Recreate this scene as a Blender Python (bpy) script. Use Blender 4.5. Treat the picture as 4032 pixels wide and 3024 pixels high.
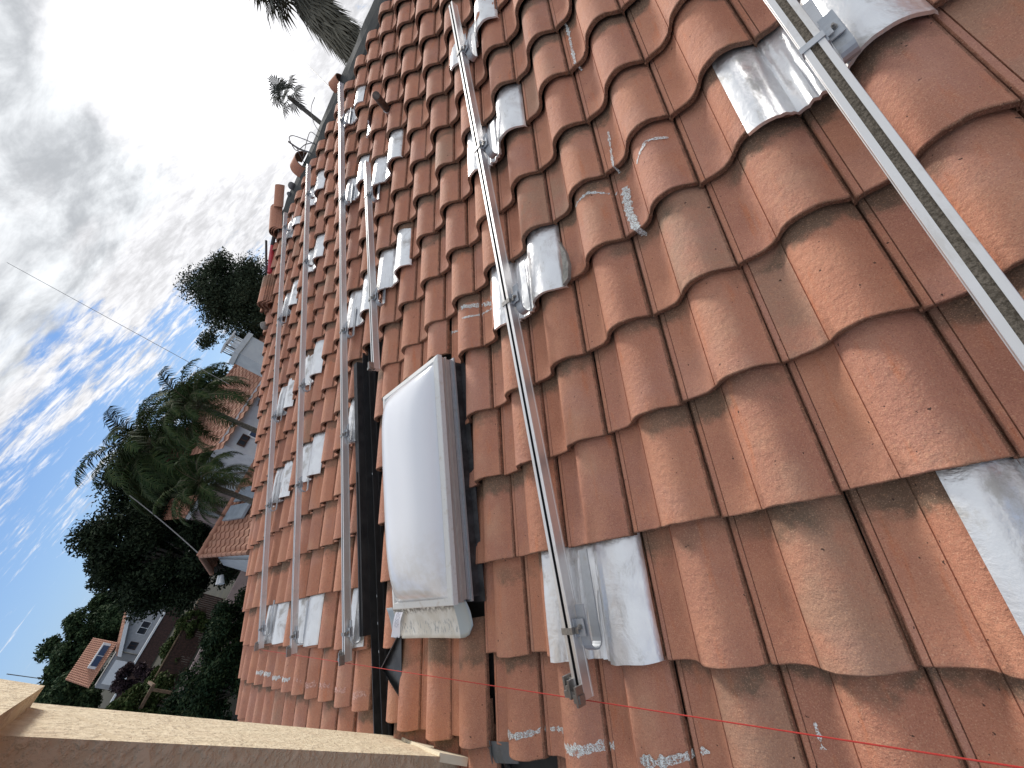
import bpy, bmesh, math, random
from mathutils import Vector, Matrix, noise
from math import sin, cos, pi, radians, sqrt, exp, tan
random.seed(7)
C = bpy.context.scene.collection
scn = bpy.context.scene
for o in list(bpy.data.objects): bpy.data.objects.remove(o)

# ------------------------------------------------------------ camera
RW = ((0.643655, 0.156744, -0.749092), (-0.392928, -0.772264, -0.499215), (-0.656746, 0.615662, -0.435482))
CW = Vector((0.582813, -0.242312, 1.327074)); FPX = 1679.07
cx, cy, cz = (Vector(r) for r in RW)
cam = bpy.data.objects.new('camera', bpy.data.cameras.new('camera')); C.objects.link(cam)
m = Matrix((( cx.x, -cy.x, -cz.x, CW.x), (cx.y, -cy.y, -cz.y, CW.y), (cx.z, -cy.z, -cz.z, CW.z), (0, 0, 0, 1)))
cam.matrix_world = m
cam.data.sensor_fit = 'HORIZONTAL'; cam.data.sensor_width = 36; cam.data.lens = 36*FPX/4032
cam.data.clip_start = 0.02; cam.data.clip_end = 3000
scn.camera = cam
# ------------------------------------------------------------ light
SUN_AZ, SUN_EL = radians(51.7), radians(31)
sd = Vector((-cos(SUN_AZ)*cos(SUN_EL), sin(SUN_AZ)*cos(SUN_EL), sin(SUN_EL)))
sun = bpy.data.objects.new('sun', bpy.data.lights.new('sun', 'SUN')); C.objects.link(sun)
sun.rotation_euler = (-sd).to_track_quat('-Z', 'Y').to_euler()
sun.data.energy = 2.2; sun.data.angle = radians(13); sun.data.color = (1.0, 0.955, 0.89)
w = bpy.data.worlds.new('World'); scn.world = w; w.use_nodes = True
EXPOSURE = 0.64
scn.view_settings.view_transform = 'Standard'; scn.view_settings.look = 'None'
scn.view_settings.exposure = EXPOSURE; scn.view_settings.gamma = 1

class NT:
    def __init__(s, tree): s.t = tree; tree.nodes.clear()
    def n(s, typ, ins=None, **kw):
        nd = s.t.nodes.new(typ)
        for k, v in kw.items(): setattr(nd, k, v)
        for k, v in (ins or {}).items():
            if isinstance(v, bpy.types.NodeSocket): s.t.links.new(v, nd.inputs[k])
            else: nd.inputs[k].default_value = v
        return nd
    def math(s, op, a, b=None, c=None, clamp=False):
        ins = {0: a}
        if b is not None: ins[1] = b
        if c is not None: ins[2] = c
        return s.n('ShaderNodeMath', ins, operation=op, use_clamp=clamp).outputs[0]
    def mix(s, f, a, b, mode='MIX'):
        nd = s.t.nodes.new('ShaderNodeMix'); nd.data_type = 'RGBA'; nd.blend_type = mode
        for i, v in ((0, f), (6, a), (7, b)):
            if isinstance(v, bpy.types.NodeSocket): s.t.links.new(v, nd.inputs[i])
            else: nd.inputs[i].default_value = v if i == 0 else (tuple(v) + (1,))[:4]
        return nd.outputs[2]
    def noise(s, scale, vec=None, detail=4, rough=.55, dist=0.0):
        ins = {'Scale': scale, 'Detail': detail, 'Roughness': rough, 'Distortion': dist}
        if vec is not None: ins['Vector'] = vec
        return s.n('ShaderNodeTexNoise', ins).outputs['Fac']
    def rng(s, v, a, b, c=0.0, d=1.0, smooth=True):
        nd = s.n('ShaderNodeMapRange', {0: v, 1: a, 2: b, 3: c, 4: d})
        nd.interpolation_type = 'SMOOTHSTEP' if smooth else 'LINEAR'
        return nd.outputs[0]
    def ramp(s, v, stops, interp='LINEAR'):
        nd = s.n('ShaderNodeValToRGB', {0: v}); cr = nd.color_ramp; cr.interpolation = interp
        while len(cr.elements) < len(stops): cr.elements.new(.5)
        for e, (p, c) in zip(cr.elements, stops): e.position = p; e.color = tuple(c) + (1,)
        return nd.outputs[0]

SKYMUL = (.5, .62, .80)
def build_world():
    T = NT(w.node_tree)
    sky = T.n('ShaderNodeTexSky', sky_type='NISHITA', sun_disc=False)
    sky.sun_elevation = SUN_EL; sky.sun_rotation = math.atan2(sd.x, sd.y)
    sky.air_density = 1.0; sky.dust_density = .6; sky.ozone_density = 1.6
    d = T.n('ShaderNodeTexCoord').outputs['Generated']
    sp = T.n('ShaderNodeSeparateXYZ', {0: d})
    z = T.math('ADD', T.math('MAXIMUM', sp.outputs[2], 0.0), 0.12)
    px = T.math('DIVIDE', sp.outputs[0], z); py = T.math('DIVIDE', sp.outputs[1], z)
    pv = T.n('ShaderNodeCombineXYZ', {0: px, 1: py, 2: 0.0}).outputs[0]
    # direction-space angles
    sdot = T.n('ShaderNodeVectorMath', {0: d, 1: tuple(Vector((-cos(radians(52.5))*cos(radians(20)), sin(radians(52.5))*cos(radians(20)), sin(radians(20)))))}, operation='DOT_PRODUCT').outputs['Value']
    # streaks of cirrus, drawn out along one wind direction
    mp = T.n('ShaderNodeMapping', {0: pv, 2: (0, 0, radians(12)), 3: (2.5, .95, 1)})
    st = T.noise(1.5, mp.outputs[0], 8, .62, .5)
    mp2 = T.n('ShaderNodeMapping', {0: pv, 2: (0, 0, radians(16)), 3: (4.6, 2.6, 1)})
    fine = T.noise(3.4, mp2.outputs[0], 7, .66, .4)
    big = T.noise(.45, T.n('ShaderNodeMapping', {0: pv, 1: (2.2, .4, 0)}).outputs[0], 3, .5)
    dens = T.math('ADD', T.math('MULTIPLY', st, .50), T.math('ADD', T.math('MULTIPLY', fine, .34), T.math('MULTIPLY', big, .30)))
    dens = T.math('ADD', dens, T.rng(sdot, .88, .985, 0, .16))
    dens = T.math('ADD', dens, T.rng(sp.outputs[2], .10, .31, -.095, .04))
    dens = T.math('ADD', dens, T.rng(sdot, .62, .84, -.06, 0.022))
    cover = T.rng(dens, .495, .635)
    # thick grey cumulus high up
    cum = T.noise(1.5, T.n('ShaderNodeMapping', {0: pv, 1: (3.1, 1.7, 0)}).outputs[0], 7, .58, .2)
    hi = T.rng(sp.outputs[2], .23, .38, -.12, .22)
    thick = T.rng(T.math('ADD', cum, hi), .50, .64)
    soft = T.noise(3.4, T.n('ShaderNodeMapping', {0: pv, 1: (7, 2, 0)}).outputs[0], 6, .62, .3)
    grey = T.mix(T.rng(soft, .35, .68), (3.0, 3.15, 3.35), (6.4, 6.6, 6.8))
    glow = T.math('POWER', T.math('MAXIMUM', sdot, 0.0), 170.0)
    whitev = T.math('ADD', T.math('MULTIPLY', T.rng(T.math('ADD', T.math('MULTIPLY', soft, .5), T.math('MULTIPLY', fine, .5)), .36, .62, .76, 1.14), 5.4), T.math('MULTIPLY', glow, 12.0))
    white = T.n('ShaderNodeCombineXYZ', {0: whitev, 1: whitev, 2: T.math('MULTIPLY', whitev, 1.03)}).outputs[0]
    blue = T.mix(.72, T.mix(1.0, sky.outputs[0], SKYMUL, 'MULTIPLY'), T.mix(T.rng(sp.outputs[2], 0, .35), (2.1, 3.2, 4.9), (1.0, 2.1, 4.4)))
    haze = T.mix(T.rng(sdot, .955, .995, 0, .9), blue, white)
    c1 = T.mix(cover, haze, white)
    sunveil = T.math('SUBTRACT', 1.0, T.rng(T.math('ADD', sdot, T.math('MULTIPLY', T.math('ADD', soft, cum), .016)), .995, 1.0075, 0, .97))
    c2 = T.mix(T.math('MULTIPLY', T.math('MULTIPLY', thick, sunveil), .92), c1, grey)
    # below the horizon: dull ground bounce
    c3 = T.mix(T.rng(sp.outputs[2], -.03, -.0), (.9, .8, .7), c2)
    bg = T.n('ShaderNodeBackground', {0: c3, 1: 0.11})
    out = T.n('ShaderNodeOutputWorld', {0: bg.outputs[0]})
build_world()

# ------------------------------------------------------------ frames
PITCH = radians(24)
RM = Matrix.Rotation(PITCH, 4, 'X')          # roof plane (x across, y up the slope, z off it) -> world
W, E = 0.305, 0.34603                         # tile cover width, course exposure
def ray(px, py):                              # direction of a point of the survey photograph
    u, v = (px*1.8228-2016)/FPX, (py*1.8228-1512)/FPX
    return (cx*u + cy*v + cz).normalized()
def at(px, py, x=None, y=None, z=None, h=None):
    d = ray(px, py)
    if h is not None:
        dl = RM.to_3x3().transposed() @ d; cl = RM.to_3x3().transposed() @ CW
        return cl + dl*((h-cl.z)/dl.z)        # roof coordinates
    if x is not None: return CW + d*((x-CW.x)/d.x)
    if y is not None: return CW + d*((y-CW.y)/d.y)
    return CW + d*((z-CW.z)/d.z)
def atj(px, py, j=None, i=None):             # where a sight line meets a plane standing on the roof (roof coordinates)
    dl = RM.to_3x3().transposed() @ ray(px, py); cl = RM.to_3x3().transposed() @ CW
    return cl+dl*((j*E-cl.y)/dl.y) if j is not None else cl+dl*((-i*W-cl.x)/dl.x)
def azd(az, el, dist):                        # compass helper: horizontal distance along an azimuth
    a = radians(az); return Vector((CW.x-cos(a)*dist, CW.y+sin(a)*dist, CW.z+tan(radians(el))*dist))

def tag(o, label, cat, group=None):
    o['label'] = label; o['category'] = cat
    if group: o['group'] = group
    return o
def thing(name, label, cat, loc=(0, 0, 0), group=None, mat=None):
    o = bpy.data.objects.new(name, None); C.objects.link(o)
    o.empty_display_size = .1
    o.matrix_world = mat if mat is not None else Matrix.Translation(loc)
    return tag(o, label, cat, group)
class MB:
    def __init__(s): s.v = []; s.f = []; s.uv = {}; s.mi = []; s.cur = 0
    def vert(s, p): s.v.append(tuple(p)); return len(s.v)-1
    def face(s, idx, uv=None):
        s.f.append(tuple(idx)); s.mi.append(s.cur)
        if uv: s.uv[len(s.f)-1] = uv
    def quad(s, a, b, c, d, uv=None): s.face([s.vert(a), s.vert(b), s.vert(c), s.vert(d)], uv)
    def box(s, x0, x1, y0, y1, z0, z1, M=None):
        P = [Vector((x, y, z)) for z in (z0, z1) for y in (y0, y1) for x in (x0, x1)]
        if M: P = [M @ p for p in P]
        k = [s.vert(p) for p in P]
        for q in ((0, 2, 3, 1), (4, 5, 7, 6), (0, 1, 5, 4), (2, 6, 7, 3), (0, 4, 6, 2), (1, 3, 7, 5)): s.face([k[i] for i in q])
    def hexa(s, P):
        k = [s.vert(p) for p in P]
        for q in ((0, 2, 3, 1), (4, 5, 7, 6), (0, 1, 5, 4), (2, 6, 7, 3), (0, 4, 6, 2), (1, 3, 7, 5)): s.face([k[i] for i in q])
    def prism(s, poly, off):                  # polygon of 3D points pushed along off
        a = [s.vert(p) for p in poly]; b = [s.vert(Vector(p)+Vector(off)) for p in poly]
        n = len(a); s.face(a[::-1]); s.face(b)
        for i in range(n): s.face([a[i], a[(i+1) % n], b[(i+1) % n], b[i]])
    def tube(s, pts, r, n=8, cap=True):
        pts = [Vector(p) for p in pts]; rings = []
        rs = r if isinstance(r, (list, tuple)) else [r]*len(pts)
        up = None
        for i, p in enumerate(pts):
            t = (pts[min(i+1, len(pts)-1)]-pts[max(i-1, 0)]).normalized()
            if up is None:
                up = t.orthogonal().normalized()
            up = (up-t*up.dot(t)).normalized(); sd_ = t.cross(up)
            rings.append([s.vert(p+(up*cos(2*pi*k/n)+sd_*sin(2*pi*k/n))*rs[i]) for k in range(n)])
        for a, b in zip(rings, rings[1:]):
            for k in range(n): s.face([a[k], a[(k+1) % n], b[(k+1) % n], b[k]])
        if cap: s.face(rings[0][::-1]); s.face(rings[-1])
    def strap(s, path, x0, x1, th):           # sweep a flat strip in the y-z plane
        n = len(path); P = [Vector((0, a, b)) for a, b in path]; L = []
        for i, p in enumerate(P):
            t = (P[min(i+1, n-1)]-P[max(i-1, 0)]).normalized(); nn = Vector((0, -t.z, t.y))
            L.append([s.vert(Vector((x, 0, 0))+p+nn*k) for x, k in ((x0, 0), (x1, 0), (x1, th), (x0, th))])
        for a, b in zip(L, L[1:]):
            for k in range(4): s.face([a[k], a[(k+1) % 4], b[(k+1) % 4], b[k]])
        s.face(L[0][::-1]); s.face(L[-1])
    def build(s, name, mats, parent=None, smooth=None, mw=None):
        me = bpy.data.meshes.new(name); me.from_pydata(s.v, [], s.f)
        for mm in (mats if isinstance(mats, (list, tuple)) else [mats]): me.materials.append(mm)
        if isinstance(mats, (list, tuple)): me.polygons.foreach_set('material_index', s.mi)
        if s.uv:
            l = me.uv_layers.new(name='UVMap')
            for i, uvs in s.uv.items():
                for li, q in zip(me.polygons[i].loop_indices, uvs): l.data[li].uv = q
        me.update()
        if smooth is not None:
            me.polygons.foreach_set('use_smooth', [True]*len(me.polygons))
            me.set_sharp_from_angle(angle=radians(smooth))
        o = bpy.data.objects.new(name, me); C.objects.link(o)
        if parent is not None: o.parent = parent
        if mw is not None: o.matrix_world = mw
        return o

# ------------------------------------------------------------ materials
MATS = {}
def mat(name):
    def deco(fn):
        mm = bpy.data.materials.new(name); mm.use_nodes = True
        T = NT(mm.node_tree)
        out = T.n('ShaderNodeOutputMaterial'); b = T.n('ShaderNodeBsdfPrincipled')
        mm.node_tree.links.new(b.outputs[0], out.inputs[0])
        fn(T, b, mm); MATS[name] = mm
        return mm
    return deco
def setp(T, b, **kw):
    for k, v in kw.items():
        k = {'color': 'Base Color', 'rough': 'Roughness', 'metal': 'Metallic', 'normal': 'Normal', 'spec': 'Specular IOR Level', 'alpha': 'Alpha'}[k]
        if isinstance(v, bpy.types.NodeSocket): T.t.links.new(v, b.inputs[k])
        else: b.inputs[k].default_value = (tuple(v)+(1,))[:4] if isinstance(v, (tuple, list)) else v
def obj_co(T): return T.n('ShaderNodeTexCoord').outputs['Object']
def bump(T, h, dist, strength=1.0, normal=None):
    ins = {'Height': h, 'Distance': dist, 'Strength': strength}
    if normal is not None: ins['Normal'] = normal
    return T.n('ShaderNodeBump', ins).outputs[0]

def tile_mat(T, b, mm):
    co = obj_co(T); uv = T.n('ShaderNodeTexCoord').outputs['UV']
    su = T.n('ShaderNodeSeparateXYZ', {0: uv}); s_, t_ = su.outputs[0], su.outputs[1]
    rnd = T.n('ShaderNodeNewGeometry').outputs['Random Per Island']
    base = T.ramp(rnd, [(0, (.43, .186, .120)), (.2, (.465, .203, .128)), (.4, (.42, .190, .132)), (.6, (.49, .222, .140)), (.8, (.445, .203, .140)), (1, (.40, .180, .122))])
    off = T.n('ShaderNodeVectorMath', {0: co, 1: T.n('ShaderNodeCombineXYZ', {0: T.math('MULTIPLY', rnd, 37.0), 1: 0.0, 2: T.math('MULTIPLY', rnd, 91.0)}).outputs[0]}, operation='ADD').outputs[0]
    blotch = T.noise(7.0, off, 5, .6)
    col = T.mix(T.rng(blotch, .42, .68, 0, .40), base, (.57, .27, .165))
    strk = T.noise(9.0, T.n('ShaderNodeMapping', {0: off, 3: (3.2, .45, 1)}).outputs[0], 5, .6)
    col = T.mix(T.rng(strk, .55, .74, 0, .55), col, (.52, .17, .075))
    pink = T.noise(3.0, off, 3, .5)
    col = T.mix(T.rng(pink, .52, .66, 0, .35), col, (.46, .25, .20))
    # pale and smoky bloom on some crowns
    crown = T.math('MULTIPLY', T.rng(s_, .45, .7), T.rng(s_, .99, .8))
    sm = T.noise(4.5, T.n('ShaderNodeMapping', {0: off, 1: (5, 2, 8)}).outputs[0], 5, .62)
    frost = T.math('MULTIPLY', T.rng(sm, .50, .68), T.math('MULTIPLY', crown, T.rng(rnd, .15, .75)))
    col = T.mix(T.math('MULTIPLY', frost, .30), col, (.52, .33, .225))
    # a few tiles gone grey-olive all over, and lichen
    old = T.math('GREATER_THAN', T.math('FRACT', T.math('MULTIPLY', rnd, 57.31)), .965)
    col = T.mix(T.math('MULTIPLY', old, T.rng(blotch, .33, .6, .1, .6)), col, (.34, .225, .16))
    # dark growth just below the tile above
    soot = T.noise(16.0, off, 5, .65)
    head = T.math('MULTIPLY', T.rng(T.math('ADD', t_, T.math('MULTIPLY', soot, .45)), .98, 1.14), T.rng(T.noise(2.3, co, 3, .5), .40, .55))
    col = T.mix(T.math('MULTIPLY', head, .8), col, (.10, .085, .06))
    # grime in the seam groove and lock ridges
    seam = T.math('ADD', T.rng(s_, .052, .02), T.rng(s_, .988, 1.0), clamp=True)
    gn = T.noise(30, off, 3, .6)
    col = T.mix(T.math('MULTIPLY', seam, T.rng(gn, .3, .6, .3, .8)), col, (.13, .07, .045))
    line = T.math('MULTIPLY', T.rng(s_, .084, .089), T.rng(s_, .098, .093))
    col = T.mix(T.math('MULTIPLY', line, .6), col, (.14, .065, .04))
    # butt edges are stained dark
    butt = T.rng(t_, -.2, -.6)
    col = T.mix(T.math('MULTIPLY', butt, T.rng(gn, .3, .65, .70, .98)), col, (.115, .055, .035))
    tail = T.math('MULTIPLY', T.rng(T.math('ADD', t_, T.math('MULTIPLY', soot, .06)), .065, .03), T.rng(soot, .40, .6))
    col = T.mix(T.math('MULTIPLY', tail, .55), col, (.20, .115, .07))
    # sand grains
    g = T.noise(330.0, co, 3, .7); g2 = T.noise(120.0, co, 4, .7)
    col = T.mix(T.rng(g, .54, .70, 0, .60), col, (.70, .44, .30))
    col = T.mix(T.rng(g, .44, .30, 0, .60), col, (.17, .07, .045))
    col = T.mix(T.rng(g2, .54, .70, 0, .40), col, (.64, .36, .22))
    spot = T.noise(62.0, T.n('ShaderNodeMapping', {0: co, 1: (3, 1, 7)}).outputs[0], 2, .5)
    col = T.mix(T.rng(spot, .735, .76, 0, .9), col, (.05, .03, .025))
    hgt = T.math('ADD', T.math('MULTIPLY', g, .35), T.math('ADD', T.math('MULTIPLY', g2, .5), T.math('MULTIPLY', T.noise(45, co, 4, .6), 1.6)))
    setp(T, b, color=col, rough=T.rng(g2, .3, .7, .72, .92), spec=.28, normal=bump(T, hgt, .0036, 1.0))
mat('roof_tile')(tile_mat)

@mat('tile_far')
def _(T, b, mm):
    co = obj_co(T); rnd = T.n('ShaderNodeNewGeometry').outputs['Random Per Island']
    c = T.ramp(rnd, [(0, (.29, .135, .088)), (.35, (.37, .175, .115)), (.7, (.32, .15, .10)), (1, (.43, .225, .145))])
    c = T.mix(T.rng(T.noise(3, co, 4), .4, .7, 0, .4), c, (.25, .13, .08))
    setp(T, b, color=c, rough=.85)

def alu(name, c1, c2, r0, r1, dirt=(.22, .19, .15), damt=.4, sc=14, metal=1.0, bd=.004, bs=.6):
    @mat(name)
    def _(T, b, mm):
        co = obj_co(T)
        a = T.noise(sc, co, 6, .6, .3); f = T.noise(sc*6, co, 4, .6)
        col = T.mix(a, c1, c2)
        dn = T.noise(sc*.45, T.n('ShaderNodeMapping', {0: co, 1: (4, 7, 1), 3: (1.6, .7, 1)}).outputs[0], 7, .68, .4)
        dm = T.rng(dn, .52, .66, 0, damt)
        col = T.mix(dm, col, dirt)
        met = T.math('MULTIPLY', T.math('SUBTRACT', 1.0, T.math('MULTIPLY', dm, .8)), metal)
        h = T.math('ADD', a, T.math('MULTIPLY', f, .12))
        setp(T, b, color=col, metal=met, rough=T.math('ADD', T.rng(T.math('ADD', a, T.math('MULTIPLY', f, .3)), .4, .9, r0, r1), T.math('MULTIPLY', dm, .3)), normal=bump(T, h, bd, bs))
alu('flashing_metal', (.85, .86, .87), (.70, .70, .72), .34, .52, (.34, .31, .26), .60, 11, .95, .009, .75)
alu('rail_metal', (.74, .73, .73), (.62, .61, .60), .34, .46, (.36, .32, .27), .3, 20, .78, .0001, .1)
alu('galvanised', (.50, .52, .55), (.38, .40, .43), .5, .65, (.3, .26, .2), .3, 30, .7, .001, .4)
alu('grey_sheet', (.30, .32, .33), (.2, .215, .22), .45, .65, (.14, .13, .11), .6, 22, .6, .002, .5)
alu('clamp_metal', (.38, .37, .36), (.24, .23, .22), .3, .5, (.12, .1, .08), .5, 60, .9, .001, .4)
@mat('rail_dirt')
def _(T, b, mm):
    co = obj_co(T); n = T.noise(160, co, 5, .7)
    setp(T, b, color=T.mix(T.rng(n, .35, .65), (.14, .115, .085), (.38, .32, .25)), rough=.95, normal=bump(T, n, .003))
@mat('black_metal')
def _(T, b, mm):
    co = obj_co(T); n = T.noise(20, co, 5, .6)
    setp(T, b, color=T.mix(n, (.012, .012, .014), (.035, .035, .037)), rough=T.rng(n, .35, .7, .28, .5), spec=.5)
@mat('dark_felt')
def _(T, b, mm):
    co = obj_co(T); n = T.noise(9, co, 6, .65)
    g = T.noise(300, co, 2, .6)
    setp(T, b, color=T.mix(T.math('ADD', T.math('MULTIPLY', n, .7), T.math('MULTIPLY', g, .3)), (.022, .023, .022), (.072, .072, .068)), rough=.9, normal=bump(T, n, .01, .5))
@mat('white_frame')
def _(T, b, mm):
    co = obj_co(T); n = T.noise(26, co, 6, .65); s_ = T.noise(60, T.n('ShaderNodeMapping', {0: co, 3: (4, .5, 4)}).outputs[0], 4)
    c = T.mix(T.rng(n, .52, .72, 0, .6), (.66, .66, .65), (.50, .45, .38))
    c = T.mix(T.rng(s_, .62, .76, 0, .5), c, (.36, .31, .25))
    setp(T, b, color=c, rough=.45, spec=.4)
@mat('frame_side')
def _(T, b, mm):
    co = obj_co(T); s_ = T.noise(40, T.n('ShaderNodeMapping', {0: co, 3: (4, .4, 4)}).outputs[0], 5)
    setp(T, b, color=T.mix(s_, (.32, .27, .25), (.54, .50, .47)), rough=.6, metal=.2)
@mat('dome_plastic')
def _(T, b, mm):
    co = obj_co(T)
    n = T.noise(5, co, 4)
    low = T.n('ShaderNodeSeparateXYZ', {0: co}).outputs[1]
    grime = T.math('MULTIPLY', T.rng(low, .62, .24), T.rng(T.noise(18, co, 6, .65), .35, .65))
    c = T.mix(T.math('MULTIPLY', grime, .35), (.77, .78, .82), (.55, .49, .40))
    setp(T, b, color=c, rough=T.rng(n, .3, .7, .10, .2), spec=.55)
    b.inputs['Subsurface Weight'].default_value = .15; b.inputs['Subsurface Radius'].default_value = (.05, .05, .05)
@mat('apron_metal')
def _(T, b, mm):
    co = obj_co(T); uv = T.n('ShaderNodeTexCoord').outputs['UV']; su = T.n('ShaderNodeSeparateXYZ', {0: uv})
    n = T.noise(34, T.n('ShaderNodeMapping', {0: co, 3: (2.4, .8, 1)}).outputs[0], 6, .7)
    paint = T.mix(T.rng(T.noise(14, co, 4), .4, .6), (.62, .60, .54), (.71, .70, .66))
    chips = T.math('MULTIPLY', T.rng(n, .54, .57), T.rng(T.math('ABSOLUTE', T.math('SUBTRACT', su.outputs[1], .32)), .28, .12))
    c = T.mix(chips, paint, (.40, .41, .41))
    dirt = T.math('MULTIPLY', T.rng(T.math('ADD', su.outputs[1], T.math('MULTIPLY', n, .35)), .86, 1.08), T.rng(T.noise(50, co, 5), .4, .55))
    c = T.mix(T.math('MULTIPLY', dirt, .85), c, (.10, .075, .05))
    edge = T.math('ADD', T.rng(su.outputs[0], .86, .875), T.rng(su.outputs[0], .10, .085), clamp=True)
    c = T.mix(edge, c, (.36, .40, .42))
    setp(T, b, color=c, rough=.55, metal=T.math('MULTIPLY', edge, .5))
@mat('stucco')
def _(T, b, mm):
    co = obj_co(T)
    n = T.noise(34, co, 4, .6); v = T.noise(110, co, 4, .65); s2 = T.noise(6, co, 4, .55)
    c = T.mix(T.rng(n, .35, .65), (.62, .525, .375), (.71, .615, .455))
    c = T.mix(T.rng(s2, .5, .7, 0, .45), c, (.58, .47, .34))
    c = T.mix(T.rng(v, .40, .28, 0, .55), c, (.36, .26, .16))
    h = T.math('ADD', T.math('MULTIPLY', T.rng(n, .38, .62), 1.0), T.math('MULTIPLY', v, .5))
    setp(T, b, color=c, rough=.92, spec=.15, normal=bump(T, h, .006, .7))
@mat('stucco_cut')
def _(T, b, mm):
    n = T.noise(30, obj_co(T), 4)
    setp(T, b, color=T.mix(n, (.66, .58, .42), (.74, .68, .54)), rough=.7)
def plain(name, c1, c2, sc=8, rough=.85, bd=0.004, metal=0.0):
    @mat(name)
    def _(T, b, mm):
        n = T.noise(sc, obj_co(T), 5, .6)
        setp(T, b, color=T.mix(T.rng(n, .35, .65), c1, c2), rough=rough, metal=metal, normal=bump(T, n, bd, .6))
plain('white_stucco', (.52, .53, .55), (.60, .61, .62), 3, .9, .02)
plain('grey_stucco', (.36, .36, .37), (.42, .42, .42), 3, .9, .02)
plain('pink_stucco', (.42, .31, .29), (.50, .38, .35), 3, .9, .02)
plain('trim_white', (.68, .69, .70), (.75, .75, .75), 5, .6)
plain('dark_wood', (.035, .018, .014), (.075, .035, .026), 6, .8)
plain('brown_wood', (.12, .075, .045), (.2, .13, .08), 10, .8)
plain('bark', (.06, .05, .04), (.15, .125, .10), 12, .95, .03)
plain('palm_bark', (.10, .085, .07), (.20, .17, .14), 20, .95, .03)
plain('soil', (.014, .013, .008), (.032, .030, .015), .6, .95, .05)
plain('cable', (.16, .15, .15), (.24, .23, .22), 30, .6)
plain('rusty_iron', (.045, .035, .03), (.13, .10, .085), 18, .6, .002, .3)
plain('red_tool', (.42, .03, .05), (.55, .06, .08), 15, .45)
plain('dark_rubber', (.02, .02, .022), (.06, .06, .065), 15, .6)
plain('string_red', (.36, .022, .015), (.42, .035, .025), 300, .8, .0004)
plain('mortar', (.18, .17, .155), (.3, .28, .25), 40, .95, .006)
plain('felt_cap', (.10, .10, .10), (.2, .19, .185), 12, .9)
plain('solar_glass', (.20, .23, .27), (.26, .29, .33), 3, .25)
plain('dirt_hole', (.004, .004, .005), (.012, .012, .014), 8, .95)
@mat('glass_dark')
def _(T, b, mm): setp(T, b, color=(.03, .035, .045), rough=.08, spec=.6)
@mat('glass_blue')
def _(T, b, mm): setp(T, b, color=(.05, .075, .14), rough=.1, spec=.6)
@mat('curtain')
def _(T, b, mm):
    n = T.noise(20, obj_co(T), 3); setp(T, b, color=T.mix(n, (.18, .19, .2), (.5, .5, .52)), rough=.7)
@mat('chalk')
def _(T, b, mm):
    co = obj_co(T); n = T.noise(260, co, 4, .7); n2 = T.noise(40, co, 3, .6)
    a = T.math('MULTIPLY', T.rng(n, .42, .52), T.rng(n2, .30, .44))
    setp(T, b, color=(.72, .76, .75), rough=.95, alpha=a)
@mat('chalk_pink')
def _(T, b, mm):
    co = obj_co(T); n = T.noise(200, co, 4, .7); n2 = T.noise(40, co, 3, .6)
    a = T.math('MULTIPLY', T.rng(n, .44, .56), T.rng(n2, .32, .5))
    setp(T, b, color=(.72, .45, .38), rough=.95, alpha=a)
@mat('paper_label')
def _(T, b, mm):
    co = T.n('ShaderNodeTexCoord').outputs['UV']
    n = T.noise(9, T.n('ShaderNodeMapping', {0: co, 3: (3.5, 1.2, 1)}).outputs[0], 3, .7)
    k = T.n('ShaderNodeSeparateXYZ', {0: co})
    m_ = T.math('MULTIPLY', T.rng(n, .50, .54), T.math('MULTIPLY', T.rng(k.outputs[1], .35, .5), T.rng(T.math('ABSOLUTE', T.math('SUBTRACT', k.outputs[0], .5)), .33, .27)))
    setp(T, b, color=T.mix(m_, (.74, .74, .80), (.22, .23, .30)), rough=.6)
def leafm(name, a, b_, c):
    @mat(name)
    def _(T, b, mm):
        rnd = T.n('ShaderNodeNewGeometry').outputs['Random Per Island']
        col = T.ramp(rnd, [(0, a), (.55, b_), (1, c)])
        col = T.mix(T.rng(T.noise(.8, obj_co(T), 3), .4, .65, 0, .5), col, a)
        setp(T, b, color=col, rough=.75, spec=.12)
        try: b.inputs['Transmission Weight'].default_value = 0
        except Exception: pass
leafm('oak_leaf', (.014, .022, .012), (.024, .036, .018), (.04, .055, .026))
leafm('olive_leaf', (.03, .042, .024), (.05, .065, .036), (.08, .095, .055))
leafm('tree_leaf', (.022, .042, .020), (.04, .065, .026), (.07, .095, .04))
leafm('juniper_leaf', (.012, .028, .014), (.022, .042, .018), (.045, .06, .022))
leafm('hedge_leaf', (.03, .05, .015), (.05, .075, .022), (.09, .10, .035))
leafm('frond_leaf', (.018, .036, .013), (.036, .060, .018), (.075, .09, .03))
leafm('dry_leaf', (.07, .06, .035), (.12, .10, .06), (.17, .14, .09))
leafm('fan_leaf', (.11, .11, .09), (.16, .16, .13), (.22, .21, .18))  # leaf tone greyed and lifted to stand in for veiling glare
leafm('thatch', (.15, .135, .10), (.21, .185, .14), (.28, .25, .19))  # dead-leaf tan, lightened as well for the glare over the palm
leafm('purple_leaf', (.03, .02, .025), (.05, .03, .035), (.07, .045, .045))

# ------------------------------------------------------------ ground
g = MB(); g.quad((-1500, -1500, -5.2), (1500, -1500, -5.2), (1500, 1500, -5.2), (-1500, 1500, -5.2))
go = g.build('ground', MATS['soil']); go['kind'] = 'structure'

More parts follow.
